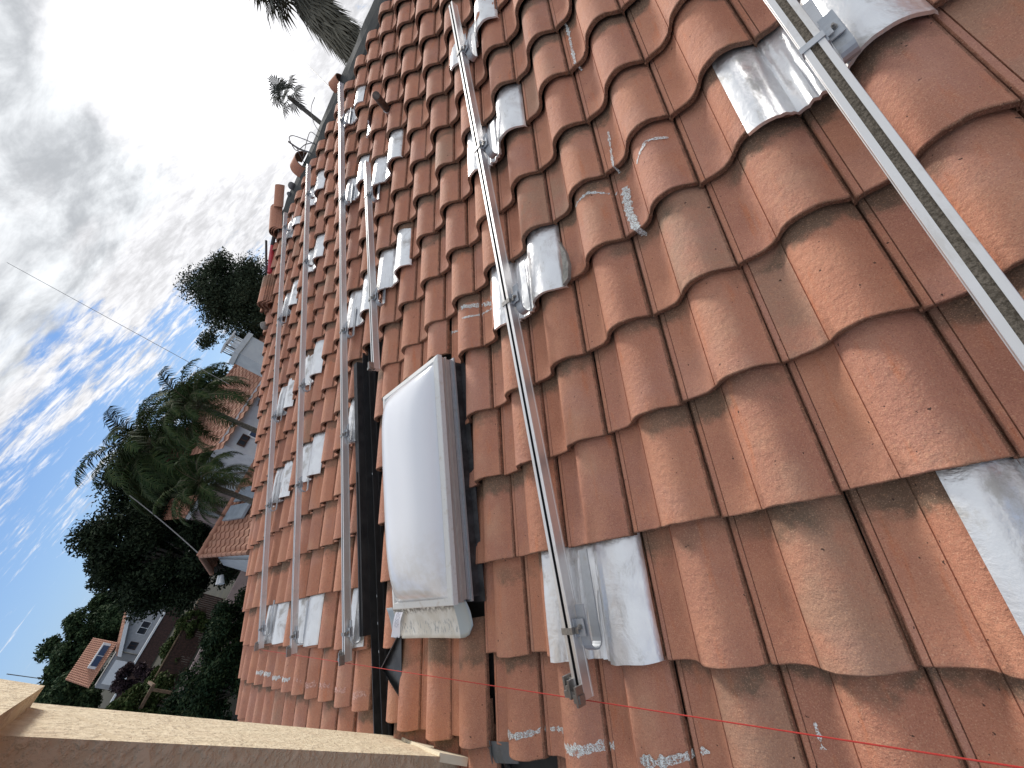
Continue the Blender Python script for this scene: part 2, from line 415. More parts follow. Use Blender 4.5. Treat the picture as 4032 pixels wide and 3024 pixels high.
# ------------------------------------------------------------ the tiled roof
PROF = [(0.0, -.016), (.018, -.016), (.03, -.0045), (.045, -.001), (.085, -.002), (.090, -.0055), (.095, -.002), (.13, -.004), (.18, -.008), (.24, -.0105), (.30, -.008), (.35, -.001), (.39, .0085), (.42, .019), (.426, .0165), (.445, .026), (.475, .036), (.51, .0445), (.56, .052), (.61, .0565), (.66, .0585), (.71, .0585), (.76, .056), (.81, .0505), (.86, .042), (.905, .031), (.945, .0205), (.98, .0115), (1.0, .008), (1.012, .0045), (1.012, -.009)]
TILT, TH = .045, .0235
PROF = [(a, b*1.13 if b > .004 else b) for a, b in PROF]
def pz(s):
    s = s % 1.0
    for (a, za), (b, zb) in zip(PROF, PROF[1:]):
        if a <= s <= b: return za+(zb-za)*(s-a)/max(b-a, 1e-9)
    return .005
def roof_z(x, y):                 # height of the tile skin over the survey plane
    i = -x/W; j = y/E; s = math.ceil(i)-i; t = j-math.floor(j)
    return pz(s)-TILT*t
XCR = 2
def add_tile(mb, i, tail, head=None, smin=0.0, dz=0.0, dyaw=0.0, dx=0.0, dense=True, zt=0.0):
    if head is None: head = tail+1.12
    prof = [p for p in PROF if p[0] >= smin-1e-6]
    if not dense:
        keep = (0.0, .03, .09, .24, .35, .42, .426, .475, .56, .66, .76, .86, .945, 1.0, 1.012)
        prof = [p for p in prof if p[0] in keep or p is prof[0]]
    seed = random.random()*100
    def P(s, y, z):
        X = -i*W+s*W*.998+dx; Y = y
        xc = -i*W+W/2; r = sin(dyaw)
        return (X-(Y-tail*E)*r, Y+(X-xc)*r, z)
    rows = []; L = head-tail
    ts = (0, .0) if False else None
    tl = [('u', .55), ('b', 0), ('e', 0), ('r', .012)]+[('t', q) for q in ((.25, .5, .75, 1.0) if dense else (1.0,))]
    for kind, q in tl:
        row = []
        for s, z in prof:
            jit = (noise.noise(Vector((seed, s*9, 0)))*.0022+noise.noise(Vector((seed+9, s*40, 0)))*.0013) if dense else 0
            z0 = z+dz+zt
            if kind == 'u': row.append((P(s, tail*E+.16, z0-TH-.012), (s, -1)))
            elif kind == 'b': row.append((P(s, tail*E+jit, z0-TH), (s, -1)))
            elif kind == 'e': row.append((P(s, tail*E+jit-.0005, z0-.0035), (s, -.7)))
            elif kind == 'r': row.append((P(s, tail*E+jit+.0035, z0), (s, .01)))
            else: row.append((P(s, (tail+L*q)*E, z0-TILT*L*q), (s, q*L)))
        rows.append([(mb.vert(p), u) for p, u in row])
    for a, b in zip(rows, rows[1:]):
        for k in range(len(a)-1):
            q = [a[k], a[k+1], b[k+1], b[k]]
            mb.face([v for v, _ in q], [u for _, u in q])
roof = thing('tiled_roof', 'weathered orange S-shaped clay tile roof slope filling the picture', 'roof', mat=RM)
tiles = MB(); rnd = random.Random(3)
COURSE = {0: -.047, 1: .007, 2: .033, 3: .003, 4: .024, 5: .008, 6: -.037}
RIDGE_J = 16.5
def tail_of(j): return j+COURSE.get(j, 0)
for i in range(-7, 20):
    for j in range(-5, 17):
        if i == 19 and j > 14: pass
        tl = tail_of(j)+rnd.uniform(-.018, .018); hd = tl+1.14; sm = 0.0; ddx = rnd.uniform(-.002, .002); zt = 0
        dz = rnd.uniform(-.0015, .0025); yaw = rnd.uniform(-.006, .006)
        if i in (5, 6, 7) and j in (0, 1, 2, 3): continue
        if i in (5, 6, 7) and j == 4: tl = 4.33; zt = .004
        if i == 8 and -9 < j <= 5: continue
        if i in (5, 6, 7) and j == -1: hd = .35; zt = .006; tl -= .05
        if i in (5, 6) and j <= -1: ddx -= .030 if i == 5 else .014
        if i == 4 and j <= -2: continue
        if i == 5 and j < -2: continue
        if hd > RIDGE_J+.05: hd = RIDGE_J+rnd.uniform(-.1, .1)
        if j > 8 or i > 9: yaw *= 1.6; dz *= 2.0
        # the run of barrels sits a little wild far out
        add_tile(tiles, i, tl, hd, sm, dz, yaw, ddx, dense=(i < 9 and j < 12), zt=zt)
for j in range(-1, 5):      # cut barrels between the black channel and the skylight
    add_tile(tiles, 7.45, j+rnd.uniform(-.03, .03)+(.08 if j == 4 else 0), None, .42, .002, 0, 0, True)
for j in (-3, -2): add_tile(tiles, 7.42, j+.02, None, .24, 0.0, 0, 0, True)
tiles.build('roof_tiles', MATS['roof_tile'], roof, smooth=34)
# rake: turned edge tiles hang over the far verge
rk = MB()
for j in range(-4, 16):
    y0 = j*E+rnd.uniform(-.03, .03); x = -18.95*W-.02; z = rnd.uniform(-.006, .008)
    n = 9
    for (a, b, za, zb) in ((y0, y0+E*1.15, .012+z, -.018+z),):
        ra = [rk.vert((x+.075*cos(pi*k/(n-1))*1.1-.02, a, za+.062*sin(pi*k/(n-1))-.03)) for k in range(n)]
        rb = [rk.vert((x+.065*cos(pi*k/(n-1))*1.1-.02, b, zb+.055*sin(pi*k/(n-1))-.03)) for k in range(n)]
        rc = [rk.vert((x+.062*cos(pi*k/(n-1))*1.1-.02, a, za+.048*sin(pi*k/(n-1))-.03)) for k in range(n)]
        for k in range(n-1):
            rk.face([ra[k], rb[k], rb[k+1], ra[k+1]], [(.6, .1), (.6, .9), (.65, .9), (.65, .1)])
            rk.face([rc[k], ra[k], ra[k+1], rc[k+1]], [(.6, -1)]*4)
    rk.quad((x-.09, y0, -.02), (x-.09, y0+E*1.1, -.03), (x-.085, y0+E*1.1, -.20), (x-.085, y0, -.20), [(.3, 0), (.3, .8), (.4, .8), (.4, 0)])
rk.build('rake_tile', MATS['roof_tile'], roof, smooth=40)
fe = MB()
fe.box(7*W+.3, -18.7*W, -5*E, (RIDGE_J-.3)*E, -.14, -.095)
def ridge_prof(x0, x1):
    P = [(RIDGE_J-.3, -.10), (RIDGE_J+.05, .0), (RIDGE_J+.45, .035), (RIDGE_J+.82, .05), (RIDGE_J+1.05, .02), (RIDGE_J+1.35, -.12)]
    n = 60
    for k in range(n):
        xa = x0+(x1-x0)*k/n; xb = x0+(x1-x0)*(k+1)/n
        for (ja, za), (jb, zb) in zip(P, P[1:]):
            def q(x, j, z): return (x, j*E+noise.noise(Vector((x*2.2, j, 0)))*.02, z+noise.noise(Vector((x*2.6, j*2, 5)))*.018)
            fe.quad(q(xa, ja, za), q(xb, ja, za), q(xb, jb, zb), q(xa, jb, zb))
ridge_prof(7*W+.3, -18.2*W)
fe.quad((7*W+.3, 17.85*E, -.12), (-18.6*W, 17.85*E, -.12), (-18.6*W, 17.85*E+4, -3.4), (7*W+.3, 17.85*E+4, -3.4))
fo = fe.build('underlayment', MATS['dark_felt'], roof); fo['label'] = 'black roofing felt bared along the ridge'
hw = MB()   # house walls under the roof
hw.box(-5.55, 2.2, -1.05, 9.6, -5.2, -.95)
wall_o = hw.build('wall', MATS['stucco'], roof, mw=Matrix.Identity(4))

# ------------------------------------------------------------ chalk drawn on the tiles
def chalk(pts, width=.011, m='chalk', passes=1, amp=.006):
    mb = MB(); rr = random.Random(int(abs(pts[0][0])*977+abs(pts[0][1])*131))
    for ps in range(passes):
        o1, o2 = rr.uniform(-1, 1)*.012*(ps > 0), rr.uniform(-1, 1)*.012*(ps > 0)
        P = []
        for (a, b), (c, d) in zip(pts, pts[1:]):
            n = max(2, int(sqrt(((a-c)*W)**2+((b-d)*E)**2)/.006))
            for k in range(n): P.append((-(a+(c-a)*k/n)*W+o1, (b+(d-b)*k/n)*E+o2))
        row = []
        for k, (x, y) in enumerate(P):
            x2, y2 = P[min(k+1, len(P)-1)]; x1, y1 = P[max(k-1, 0)]
            t = Vector((x2-x1, y2-y1, 0)); t = t.normalized() if t.length > 0 else Vector((1, 0, 0))
            nn = Vector((-t.y, t.x, 0))*width*(.55+.75*noise.noise(Vector((x*70, y*70, 9))))
            j = noise.noise(Vector((x*9, y*9, 3)))*amp
            pts3 = []
            for sg in (-1, 1):
                q = Vector((x, y+j, 0))+nn*sg*(1+.5*noise.noise(Vector((x*90, y*90, sg*5)))); q.z = roof_z2(q.x, q.y)+.0035; pts3.append(mb.vert(q))
            row.append(pts3)
        for a, b in zip(row, row[1:]): mb.face([a[0], b[0], b[1], a[1]])
    return mb.build('chalk_mark', MATS[m], roof, smooth=80)
def roof_z2(x, y):
    j = math.floor(y/E)
    jj = j if y/E >= tail_of(j) else j-1
    if y/E >= tail_of(j+1): jj = j+1
    i = -x/W; s = math.ceil(i)-i
    return pz(s)-TILT*(y/E-tail_of(jj))
def chalk_px(ps, width=.011, m='chalk', passes=1, h=.03, amp=.006):
    q = [at(a, b, h=h) for a, b in ps]
    return chalk([(-p.x/W, p.y/E) for p in q], width, m, passes, amp)
chalk_px([(1098, 1580), (1165, 1585)], .016, 'chalk', 2)
chalk_px([(1172, 1585), (1222, 1592)], .012)
chalk_px([(1228, 1607), (1308, 1617)], .018, 'chalk', 2)
chalk_px([(1392, 1636), (1482, 1642)], .018, 'chalk', 2)
chalk_px([(1497, 1634), (1522, 1645)], .010)
chalk_px([(1745, 1585), (1768, 1650)], .014)
chalk_px([(1232, 440), (1262, 412), (1310, 398)], .010, 'chalk', 1, .05)
chalk_px([(1338, 400), (1350, 450), (1375, 500)], .016, 'chalk', 4, .0)
chalk_px([(1365, 345), (1390, 300), (1432, 280)], .010, 'chalk', 1, .05)
chalk_px([(1303, 275), (1325, 365)], .008, 'chalk', 1, .0)
chalk_px([(1210, 40), (1243, 140)], .011, 'chalk', 1, .0)
chalk_px([(993, 663), (1020, 650), (1060, 640)], .014, 'chalk', 2, .04)
chalk_px([(933, 718), (968, 705)], .012, 'chalk', 1, .05)
chalk_px([(1005, 690), (1020, 680), (1060, 650)], .009, 'chalk', 1, .02)
chalk_px([(845, 800), (868, 795)], .014, 'chalk', 1, .05)
chalk_px([(887, 757), (912, 752)], .014, 'chalk', 1, .05)
for k in range(9):       # pink and white dabs along one course, left of the channel
    i0 = 9.0+k-.45
    chalk([(i0, -.72+.02*(k % 3)), (i0-.5, -.74)], .022, 'chalk' if k > 4 else 'chalk_pink', 2, .012)
chalk([(6.78, 4.2), (6.79, 3.1)], .008, 'chalk_pink'); chalk([(6.79, 3.0), (6.80, .1)], .008, 'chalk_pink'); chalk([(6.8, -.1), (6.82, -.9)], .008, 'chalk_pink')
chalk([(7.0, -.75), (6.8, -.75)], .010, 'chalk_pink')

# ------------------------------------------------------------ metal flashings under each hook
def flashing(i0, i1, tail, label, wild=1.0, seed=0):
    head = tail+1.13
    t = thing('metal_flashing', label, 'flashing', group='silver flashings under the rail hooks', mat=RM @ Matrix.Translation((-i0*W, tail*E, 0)))
    mb = MB(); n = int((i0-i1)*46); ny = 18; rr = random.Random(seed)
    ph = rr.uniform(0, 9); gx = i0-(i0-i1)*.40   # crumple centre, where the hook comes out
    def hh(i, v):
        s = math.ceil(i)-i if i % 1 > 1e-6 else 0.0
        base = max(pz(s), -.006)
        if i > math.ceil(i1)-1e-3+1: base = max(base, .004)
        u = (i-gx)/.28
        tro = exp(-u*u)
        z = base+.013-.004*max(0, (v-.8)/.2)
        ripple = .007*sin(i*31+ph)*tro+.0035*sin(i*57+v*3+ph)*tro
        fade = 1-max(0, (v-.75)/.25)
        z += fade*wild*(abs(ripple)+.0028*noise.noise(Vector((i*3, v*1.5, ph)))+.0012*noise.noise(Vector((i*9, v*5, ph+3))))
        z += tro*.004
        return z-TILT*v*1.13
    g_ = []
    for a in range(n+1):
        i = i0+(i1-i0)*a/n; col = []
        edge = .004*noise.noise(Vector((i*5, ph, 1)))
        for b in range(ny+1):
            v = b/ny
            col.append(mb.vert((-(i-i0)*W, (v*(head-tail))*E-.006+edge*(1-v), hh(i, v))))
        lip = mb.vert((-(i-i0)*W, -.008+edge, hh(i, 0)-.012))
        g_.append([lip]+col)
    for a, b in zip(g_, g_[1:]):
        for k in range(len(a)-1): mb.face([a[k], b[k], b[k+1], a[k+1]])
    o = mb.build('sheet', MATS['flashing_metal'], t, smooth=60)
    return t
FL = []
def fl_set(rail, i0, i1, tails, names, wild=1.0):
    i1_ = i1
    for k, (t_, nm) in enumerate(zip(tails, names)):
        i1 = 8.03 if rail == 3 and k < 2 else i1_
        FL.append(flashing(i0, i1, t_, nm, wild, int(rail*10)+k*7))
fl_set(1, 2.36, .985, [-.04, 3.96, 6.92, 9.75],
       ['wide flat silver flashing under the lowest clamp of the long rail right of the skylight',
        'crumpled silver flashing with a rolled tube end beside the chipped tile, mid long rail',
        'silver flashing curving over a barrel tile under the third clamp of the long rail',
        'silver flashing by the upper end of the long rail right of the skylight'], 1.7)
fl_set(2, -1.62, -3.02, [3.96, -.02],
       ['large silver flashing under the clamp of the nearest rail at the top right',
        'silver flashing cut off by the right edge of the photo below the nearest rail'], 1.5)
fl_set(3, 8.68, 7.02, [.02, 3.92, 6.85, 11.0, 14.2],
       ['silver flashing between the middle rail and the lower end of the black bar',
        'silver flashing beside the upper half of the black bar, under the middle rail',
        'silver flashing between the middle rail and the short rail, just above the black bar',
        'silver flashing left of the top end of the short rail',
        'small silver flashing near the upper end of the middle rail, below the ridge'], 0.8)
fl_set(35, 6.68, 5.0, [6.85, 10.0],
       ['silver flashing bent over a barrel tile right of the short rail, lower one',
        'silver flashing right of the short rail near its top end'], 0.8)
fl_set(4, 12.36, 10.98, [.02, 3.9, 6.8, 11.0, 14.0],
       ['lowest silver flashing of the fourth rail out, near the string line',
        'second silver flashing from the bottom on the fourth rail out',
        'third silver flashing from the bottom on the fourth rail out',
        'fourth silver flashing from the bottom on the fourth rail out',
        'topmost silver flashing of the fourth rail out, by the ridge'], 0.8)
fl_set(5, 15.9, 14.0, [.05, 3.9, 6.8, 10.8, 14.6],
       ['lowest silver flashing of the farthest rail, near the string line',
        'second silver flashing from the bottom on the farthest rail',
        'third silver flashing from the bottom on the farthest rail',
        'fourth silver flashing from the bottom on the farthest rail',
        'topmost silver flashing of the farthest rail, by the overhanging stacked tiles'], 1.2)
# loose patches without a rail
flashing(7.0, 6.42, 12.6, 'small silver flashing patch left of the dark vent pipe', .8, 77)

# ------------------------------------------------------------ rails with hooks, clamps, end clips
RAILW, RAILH, RAILT = .041, .046, .136
def rail(x, y0, y1, hooks, label, yaw=0.0, dirty=False, endclip=True):
    Mx = RM @ Matrix.Translation((x, y0, 0)) @ Matrix.Rotation(yaw, 4, 'Z')
    t = thing('mounting_rail', label, 'rail', group='aluminium rails running up the roof', mat=Mx)
    L = y1-y0; h = RAILT; wv = RAILW/2*(1.2 if dirty else 1); bz = h-RAILH; s = .0065 if not dirty else .0092; tk = .0025
    prof = [(-wv, bz), (wv, bz), (wv, bz+.006), (wv-.001, bz+.007), (wv-.001, h-.010), (wv, h-.009), (wv, h-.001), (wv-.001, h), (s, h), (s, h-tk), (s+.006, h-tk), (s+.006, h-.014), (-s-.006, h-.014), (-s-.006, h-tk), (-s, h-tk), (-s, h), (-wv+.001, h), (-wv, h-.001), (-wv, h-.009), (-wv+.001, h-.010), (-wv+.001, bz+.007), (-wv, bz+.006)]
    mb = MB(); n = max(2, int(L/.12)); R_ = []
    for k in range(n+1):
        y = L*k/n; j = .0008*noise.noise(Vector((y*3, x*7, 0)))
        R_.append([mb.vert((px+j, y, pz_+j)) for px, pz_ in prof])
    for a, b in zip(R_, R_[1:]):
        for k in range(len(prof)):
            k2 = (k+1) % len(prof); mb.cur = 1 if k in (10, 11, 12) else 0
            mb.face([a[k], a[k2], b[k2], b[k]])
    mb.cur = 0; mb.face(R_[0][::-1]); mb.face(R_[-1])
    mb.build('rail_bar', [MATS['rail_metal'], MATS['rail_dirt'] if dirty else MATS['black_metal']], t)
    for hy in hooks:
        y = hy-y0
        ho = MB(); x0 = wv+.008; x1 = x0+.036
        pth = [(y+.075, .108), (y+.02, .108), (y-.035, .107)]
        for q in range(1, 9):
            a = radians(90+q*22.5); pth.append((y-.035+.03*cos(a), .077+.03*sin(a)))
        pth += [(y+.0, .045), (y+.10, .036), (y+.24, .024)]
        ho.strap(pth, x0, x1, .005)
        # L foot between hook and rail
        ho.box(wv+.001, wv+.006, y-.02, y+.035, .085, .128); ho.box(wv+.001, x1-.004, y-.018, y+.034, .114, .118)
        h_ = ho.build('roof_hook', MATS['galvanised'], t)
        bo = MB()
        for r_, za, zb in ((.0085, .118, .1205), (.0062, .1205, .127), (.0034, .127, .133)):
            n6 = 6 if r_ == .0062 else 12
            A = [bo.vert((x0+.017+r_*cos(2*pi*k/n6), y+.01+r_*sin(2*pi*k/n6), za)) for k in range(n6)]
            B = [bo.vert((x0+.017+r_*cos(2*pi*k/n6), y+.01+r_*sin(2*pi*k/n6), zb)) for k in range(n6)]
            for k in range(n6): bo.face([A[k], A[(k+1) % n6], B[(k+1) % n6], B[k]])
            bo.face(B)
        bo.build('bolt', MATS['clamp_metal'], h_)
        cl = MB()
        cl.box(-wv-.0035, wv+.0035, y-.009, y+.011, h, h+.0035)
        cl.box(-wv-.0035, -wv-.0003, y-.009, y+.011, h-.022, h-.0002); cl.box(wv+.0003, wv+.0035, y-.009, y+.011, h-.03, h-.0002)
        cl.box(wv+.0035, wv+.020, y-.008, y+.010, h-.012, h-.008)
        cl.build('clamp', MATS['galvanised'] if dirty else MATS['clamp_metal'], t)
    if endclip:
        e = MB(); y = .035
        e.box(-wv-.024, -wv-.002, y-.016, y+.014, h-.028, h-.008); e.box(-wv-.020, -wv+.012, y-.02, y-.006, h-.012, h+.014)
        e.box(-wv-.002, -wv+.004, y-.022, y+.016, h-.03, h+.018); e.box(-wv-.028, -wv-.022, y-.01, y+.02, h-.034, h+.004)
        e.box(-.008, .013, y-.028, y-.012, h+.001, h+.02); e.box(.004, .010, y-.034, y+.006, h+.0, h+.026)
        e.tube([(-wv-.012, y, h-.03), (-wv-.012, y, h+.012)], .0045, 8)
        e.v = [((p[0]+wv)*1.35-wv, (p[1]-y)*1.35+y, (p[2]-h)*1.3+h) for p in e.v]
        e.build('end_clip', MATS['clamp_metal'], t)
    return t
G_ = lambda js: [q*E for q in js]
rail(-1.816*W, -.30*E, 10.95*E, G_([.25, 4.04, 6.93, 9.4]), 'long silver rail just right of the skylight, running up to the top centre')
a2 = at(1700, 0, h=RAILT); b2 = at(2212, 690, h=RAILT); 
yaw2 = math.atan2(-(a2.x-b2.x), a2.y-b2.y)
r2L = 6.2*E
p2 = Vector((b2.x, b2.y, 0))+Vector((sin(yaw2), -cos(yaw2), 0))*(1.6*E)
rail(p2.x-.010, p2.y, p2.y+r2L+1.3, [p2.y+(4.11*E-p2.y)], 'nearest rail crossing the right side, its slot full of dirt', yaw2, True)
rail(-8.194*W, -.18*E, 16.1*E, G_([.26, 4.07, 6.69, 10.97, 14.26]), 'full length rail left of the black bar, third from the right')
rail(-6.33*W, 4.92*E, 10.75*E, G_([6.6, 9.6]), 'short rail ending just above the skylight')
rail(-11.77*W, -.12*E, 15.6*E, G_([.23, 3.72, 6.58, 11.08, 14.1]), 'fourth full length rail out, second from the far verge')
rail(-15.106*W, -.05*E, 15.8*E, G_([.41, 3.79, 6.7, 10.55, 15.0]), 'farthest rail, beside the far verge of the roof')

# ------------------------------------------------------------ string line
def local_path(mb, pts, r, n=6): mb.tube(pts, r, n)
st = MB()
A_ = Vector((-15.2*W, -.08*E, .115)); B_ = at(2212, 1659, h=.11); B2 = A_+(B_-A_)*1.25
st.tube([A_+(B2-A_)*(k/30) for k in range(31)], .0016, 6)
tag(st.build('string_line', MATS['string_red'], mw=RM), 'thin red string stretched low across the roof past the rail ends', 'string')

# ------------------------------------------------------------ skylight
sk = [(3.66, 4.08), (5.82, 4.12), (5.82, .59), (3.93, .57)]    # right-top, left-top, left-bottom, right-bottom
K = [Vector((-a*W, b*E, 0)) for a, b in sk]
def skp(u, v, z, inset=0.0):     # u from left(0) to right(1), v from bottom(0) to top(1)
    L_ = K[2]+(K[1]-K[2])*v; R_ = K[3]+(K[0]-K[3])*v
    ul = (R_-L_).length; vl = (K[1]-K[2]).length
    p = L_+(R_-L_)*u
    return Vector((p.x, p.y, z))
sky_t = thing('skylight', 'white domed plastic skylight in a pale metal frame', 'skylight', mat=RM)
UL, VL = (K[3]-K[2]).length, (K[1]-K[2]).length
def ringf(mb, d0, d1, z0, z1):   # mitred frame: inset d0 at z0 to d1 at z1
    def c(d): return [(d/UL, d/VL), (1-d/UL, d/VL), (1-d/UL, 1-d/VL), (d/UL, 1-d/VL)]
    a = [skp(u, v, z0) for u, v in c(d0)]; b = [skp(u, v, z1) for u, v in c(d1)]
    for k in range(4): mb.quad(a[k], a[(k+1) % 4], b[(k+1) % 4], b[k])
fr = MB(); ht = .150
ringf(fr, 0, 0, ht-.028, ht-.003); ringf(fr, 0, .003, ht-.003, ht); ringf(fr, .003, .030, ht, ht+.006); ringf(fr, .030, .034, ht+.006, ht-.004); ringf(fr, 0, .008, ht-.028, ht-.030)
fr.build('frame', MATS['white_frame'], sky_t)
sd_ = MB()
ringf(sd_, .006, .008, ht-.030, ht-.052); ringf(sd_, .004, .004, ht-.052, ht-.060); ringf(sd_, .004, .013, ht-.0521, ht-.0519)
ringf(sd_, .012, .012, ht-.060, ht-.085)
sd_.build('frame_side', MATS['frame_side'], sky_t)
cb = MB(); ringf(cb, .010, .010, ht-.085, ht-.102); ringf(cb, .0, .010, ht-.103, ht-.1025); ringf(cb, 0, 0, ht-.103, ht-.112)
cb.build('curb_flashing', MATS['galvanised'], sky_t)
ck = MB(); ringf(ck, .016, .016, ht-.112, -.05); ringf(ck, -.012, .016, -.02, -.012)
ck.build('curb', MATS['dark_rubber'], sky_t)
dm = MB(); n = 40; G = []
for a in range(n+1):
    row = []
    for b in range(n+1):
        u = (.034/UL)+(1-.068/UL)*a/n; v = (.034/VL)+(1-.068/VL)*b/n
        x = abs(2*a/n-1); y = abs(2*b/n-1)
        hx = 1-x**3.2; hy = 1-y**5.0
        z = ht-.004+.105*(max(hx, 0)**.62)*(max(hy, 0)**.62)
        row.append(dm.vert(skp(u, v, z)))
    G.append(row)
for a in range(n):
    for b in range(n): dm.face([G[a][b], G[a+1][b], G[a+1][b+1], G[a][b+1]])
dm.build('dome', MATS['dome_plastic'], sky_t, smooth=80)
sc = MB()
for (a, b) in (((.30, .62), (.38, .70)), ((.72, .33), (.70, .37))):
    pass
ap = MB(); n = 22
def app(u, v):
    x = -6.62*W+(2.62*W)*u; y0 = .14*E; y = y0+(.60*E-y0)*v
    if u > .9: y += (u-.9)*1.5*(1-v)*.16+((u-.955) > 0)*(u-.955)*.6*(1-v)
    z = .040+.030*v**2+.004*sin(u*9)*(1-v)+.006*noise.noise(Vector((u*4, v*2, 1)))
    return (x, y, z)
gg = [[ap.vert(app(a/n, b/8)) for b in range(9)] for a in range(n+1)]
for a in range(n):
    for b in range(8):
        q = [(a/n, b/8), ((a+1)/n, b/8), ((a+1)/n, (b+1)/8), (a/n, (b+1)/8)]
        ap.face([gg[a][b], gg[a+1][b], gg[a+1][b+1], gg[a][b+1]], q)
ap.quad((-4.2*W-.03, .3*E, .045), (-4.2*W, .5*E, .045), (-4.1*W, .8*E, .05), (-4.35*W, .8*E, .07), uv=[(.9, 0), (1, 0), (1, 1), (.9, 1)])
apo = ap.build('apron', MATS['apron_metal'], sky_t, smooth=60)
sm_ = apo.modifiers.new('thick', 'SOLIDIFY'); sm_.thickness = .0015
lb = MB()
la = [at(856, 1322, h=.085), at(872, 1322, h=.085), at(862, 1378, h=.055), at(845, 1376, h=.055)]
nl = 10
for k in range(nl):
    a, b = k/nl, (k+1)/nl
    def q(f, sd__): 
        p = (la[0].lerp(la[3], f) if sd__ == 0 else la[1].lerp(la[2], f)); p.z += .006*sin(f*5)*(1 if sd__ else .4)+.004; return p
    lb.quad(q(a, 0), q(b, 0), q(b, 1), q(a, 1), uv=[(0, 1-a), (0, 1-b), (1, 1-b), (1, 1-a)])
tag(lb.build('paper_tag', MATS['paper_label'], mw=RM), 'creased white paper label lying on the lower left corner of the skylight apron', 'label')
# screws on the curb felt
for a, b in ((4.02, 2.9), (4.05, 2.2), (4.08, 1.7)):
    s1 = MB(); s1.tube([(-a*W, b*E, .004), (-a*W, b*E, .016)], .006, 10); s1.build('screw', MATS['galvanised'], sky_t)

# black channel and bar left of the skylight
chn = thing('black_channel', 'black metal drainage channel running down the roof left of the skylight', 'channel', mat=RM)
c_ = MB(); c_.box(-8.02*W, -7.40*W, -4.5*E, 6.0*E, -.045, -.030); c_.box(-7.46*W, -7.45*W, -4.5*E, 6*E, -.029, .006); c_.box(-7.78*W, -7.76*W, -4.5*E, 6*E, -.029, .012)
c_.build('channel_pan', MATS['black_metal'], chn)
for b in (.8, .35, -.1, -2.2, 3.1):
    s1 = MB(); s1.tube([(-7.60*W, b*E, -.029), (-7.60*W, b*E, -.012)], .008, 10); s1.build('screw', MATS['galvanised'], chn)
b_ = MB(); b_.box(-8.0*W, -7.80*W, .18*E, 5.75*E, .052, .058); b_.box(-7.81*W, -7.795*W, .18*E, 5.75*E, .0, .0515); b_.box(-8.0*W, -7.99*W, .18*E, 5.75*E, .02, .0515); b_.box(-7.93*W, -7.90*W, .18*E, 3.2*E, .0585, .064)
tag(b_.build('black_bar', MATS['black_metal'], mw=RM), 'glossy black metal bar standing along the channel beside the middle rail', 'bar')
# black angled diverter
dv = MB()
A0, B0, C0 = at(858, 1376, h=.055), at(824, 1442, h=.060), at(860, 1500, h=.045)
for P_, Q_ in ((A0, B0), (B0, C0)):
    inw = Vector((.034, 0, .012))
    dv.prism([P_, Q_, Q_+inw, P_+inw*.35], (0, 0, .004))
    dv.prism([P_, P_+Vector((0, 0, -.05)), Q_+Vector((0, 0, -.05)), Q_], (.003, 0, 0))
dv.prism([A0+Vector((0, 0, -.012)), B0+Vector((.004, 0, -.012)), C0+Vector((0, 0, -.008)), C0+Vector((.03, .01, -.008)), A0+Vector((.03, 0, -.012))], (0, 0, .003))
tag(dv.build('diverter', MATS['black_metal'], mw=RM), 'black V-shaped metal diverter poking out below the skylight apron', 'diverter')
# grey sheet and black pipe at the eave beside the pillar
gs = MB(); pA = [at(1032, 1597, h=0.0), at(1062, 1597, h=.0), at(1058, 1652, h=.0), at(1030, 1640, h=.0)]
def rr_(p, dz): q = p.copy(); q.z = dz; return q
gs.prism([rr_(at(1034, 1600, h=0), .0), rr_(at(1108, 1604, h=0), .0), rr_(at(1112, 1655, h=0), -.02), rr_(at(1036, 1652, h=0), -.02)][::-1], (0, 0, -.004))
gs.prism([rr_(at(1056, 1598, h=0), .004), rr_(at(1062, 1598, h=0), .012), rr_(at(1060, 1652, h=0), -.008), rr_(at(1054, 1652, h=0), -.016)][::-1], (0, 0, -.003))
tag(gs.build('grey_flashing', MATS['grey_sheet'], mw=RM), 'weathered dark grey metal sheet at the foot of the cream pillar', 'flashing')
pp = MB(); c0 = at(1075, 1668, h=-.05)
pp.tube([c0+Vector((.085*cos(a_), .075*sin(a_), 0)) for a_ in [pi*k/16 for k in range(-3, 20)]], .014, 10)
tag(pp.build('black_pipe', MATS['black_metal'], mw=RM), 'curved black pipe end below the grey sheet at the bottom edge', 'pipe')

# vent pipe: dark square tube high on the roof
vp = thing('vent_pipe', 'short dark rusty flue standing askew high on the roof, below the ridge', 'pipe', mat=RM)
b0 = at(838, 238, h=.02); t0 = at(812, 206, h=.20)
v1 = MB(); v1.tube([b0, b0+(t0-b0)*.35, t0], [.032, .033, .033], 14, cap=True); v1.build('flue', MATS['rusty_iron'], vp, smooth=50)
v2 = MB(); v2.tube([b0+(t0-b0)*-.05, b0+(t0-b0)*.12], .036, 12); v2.build('collar', MATS['flashing_metal'], vp, smooth=50)

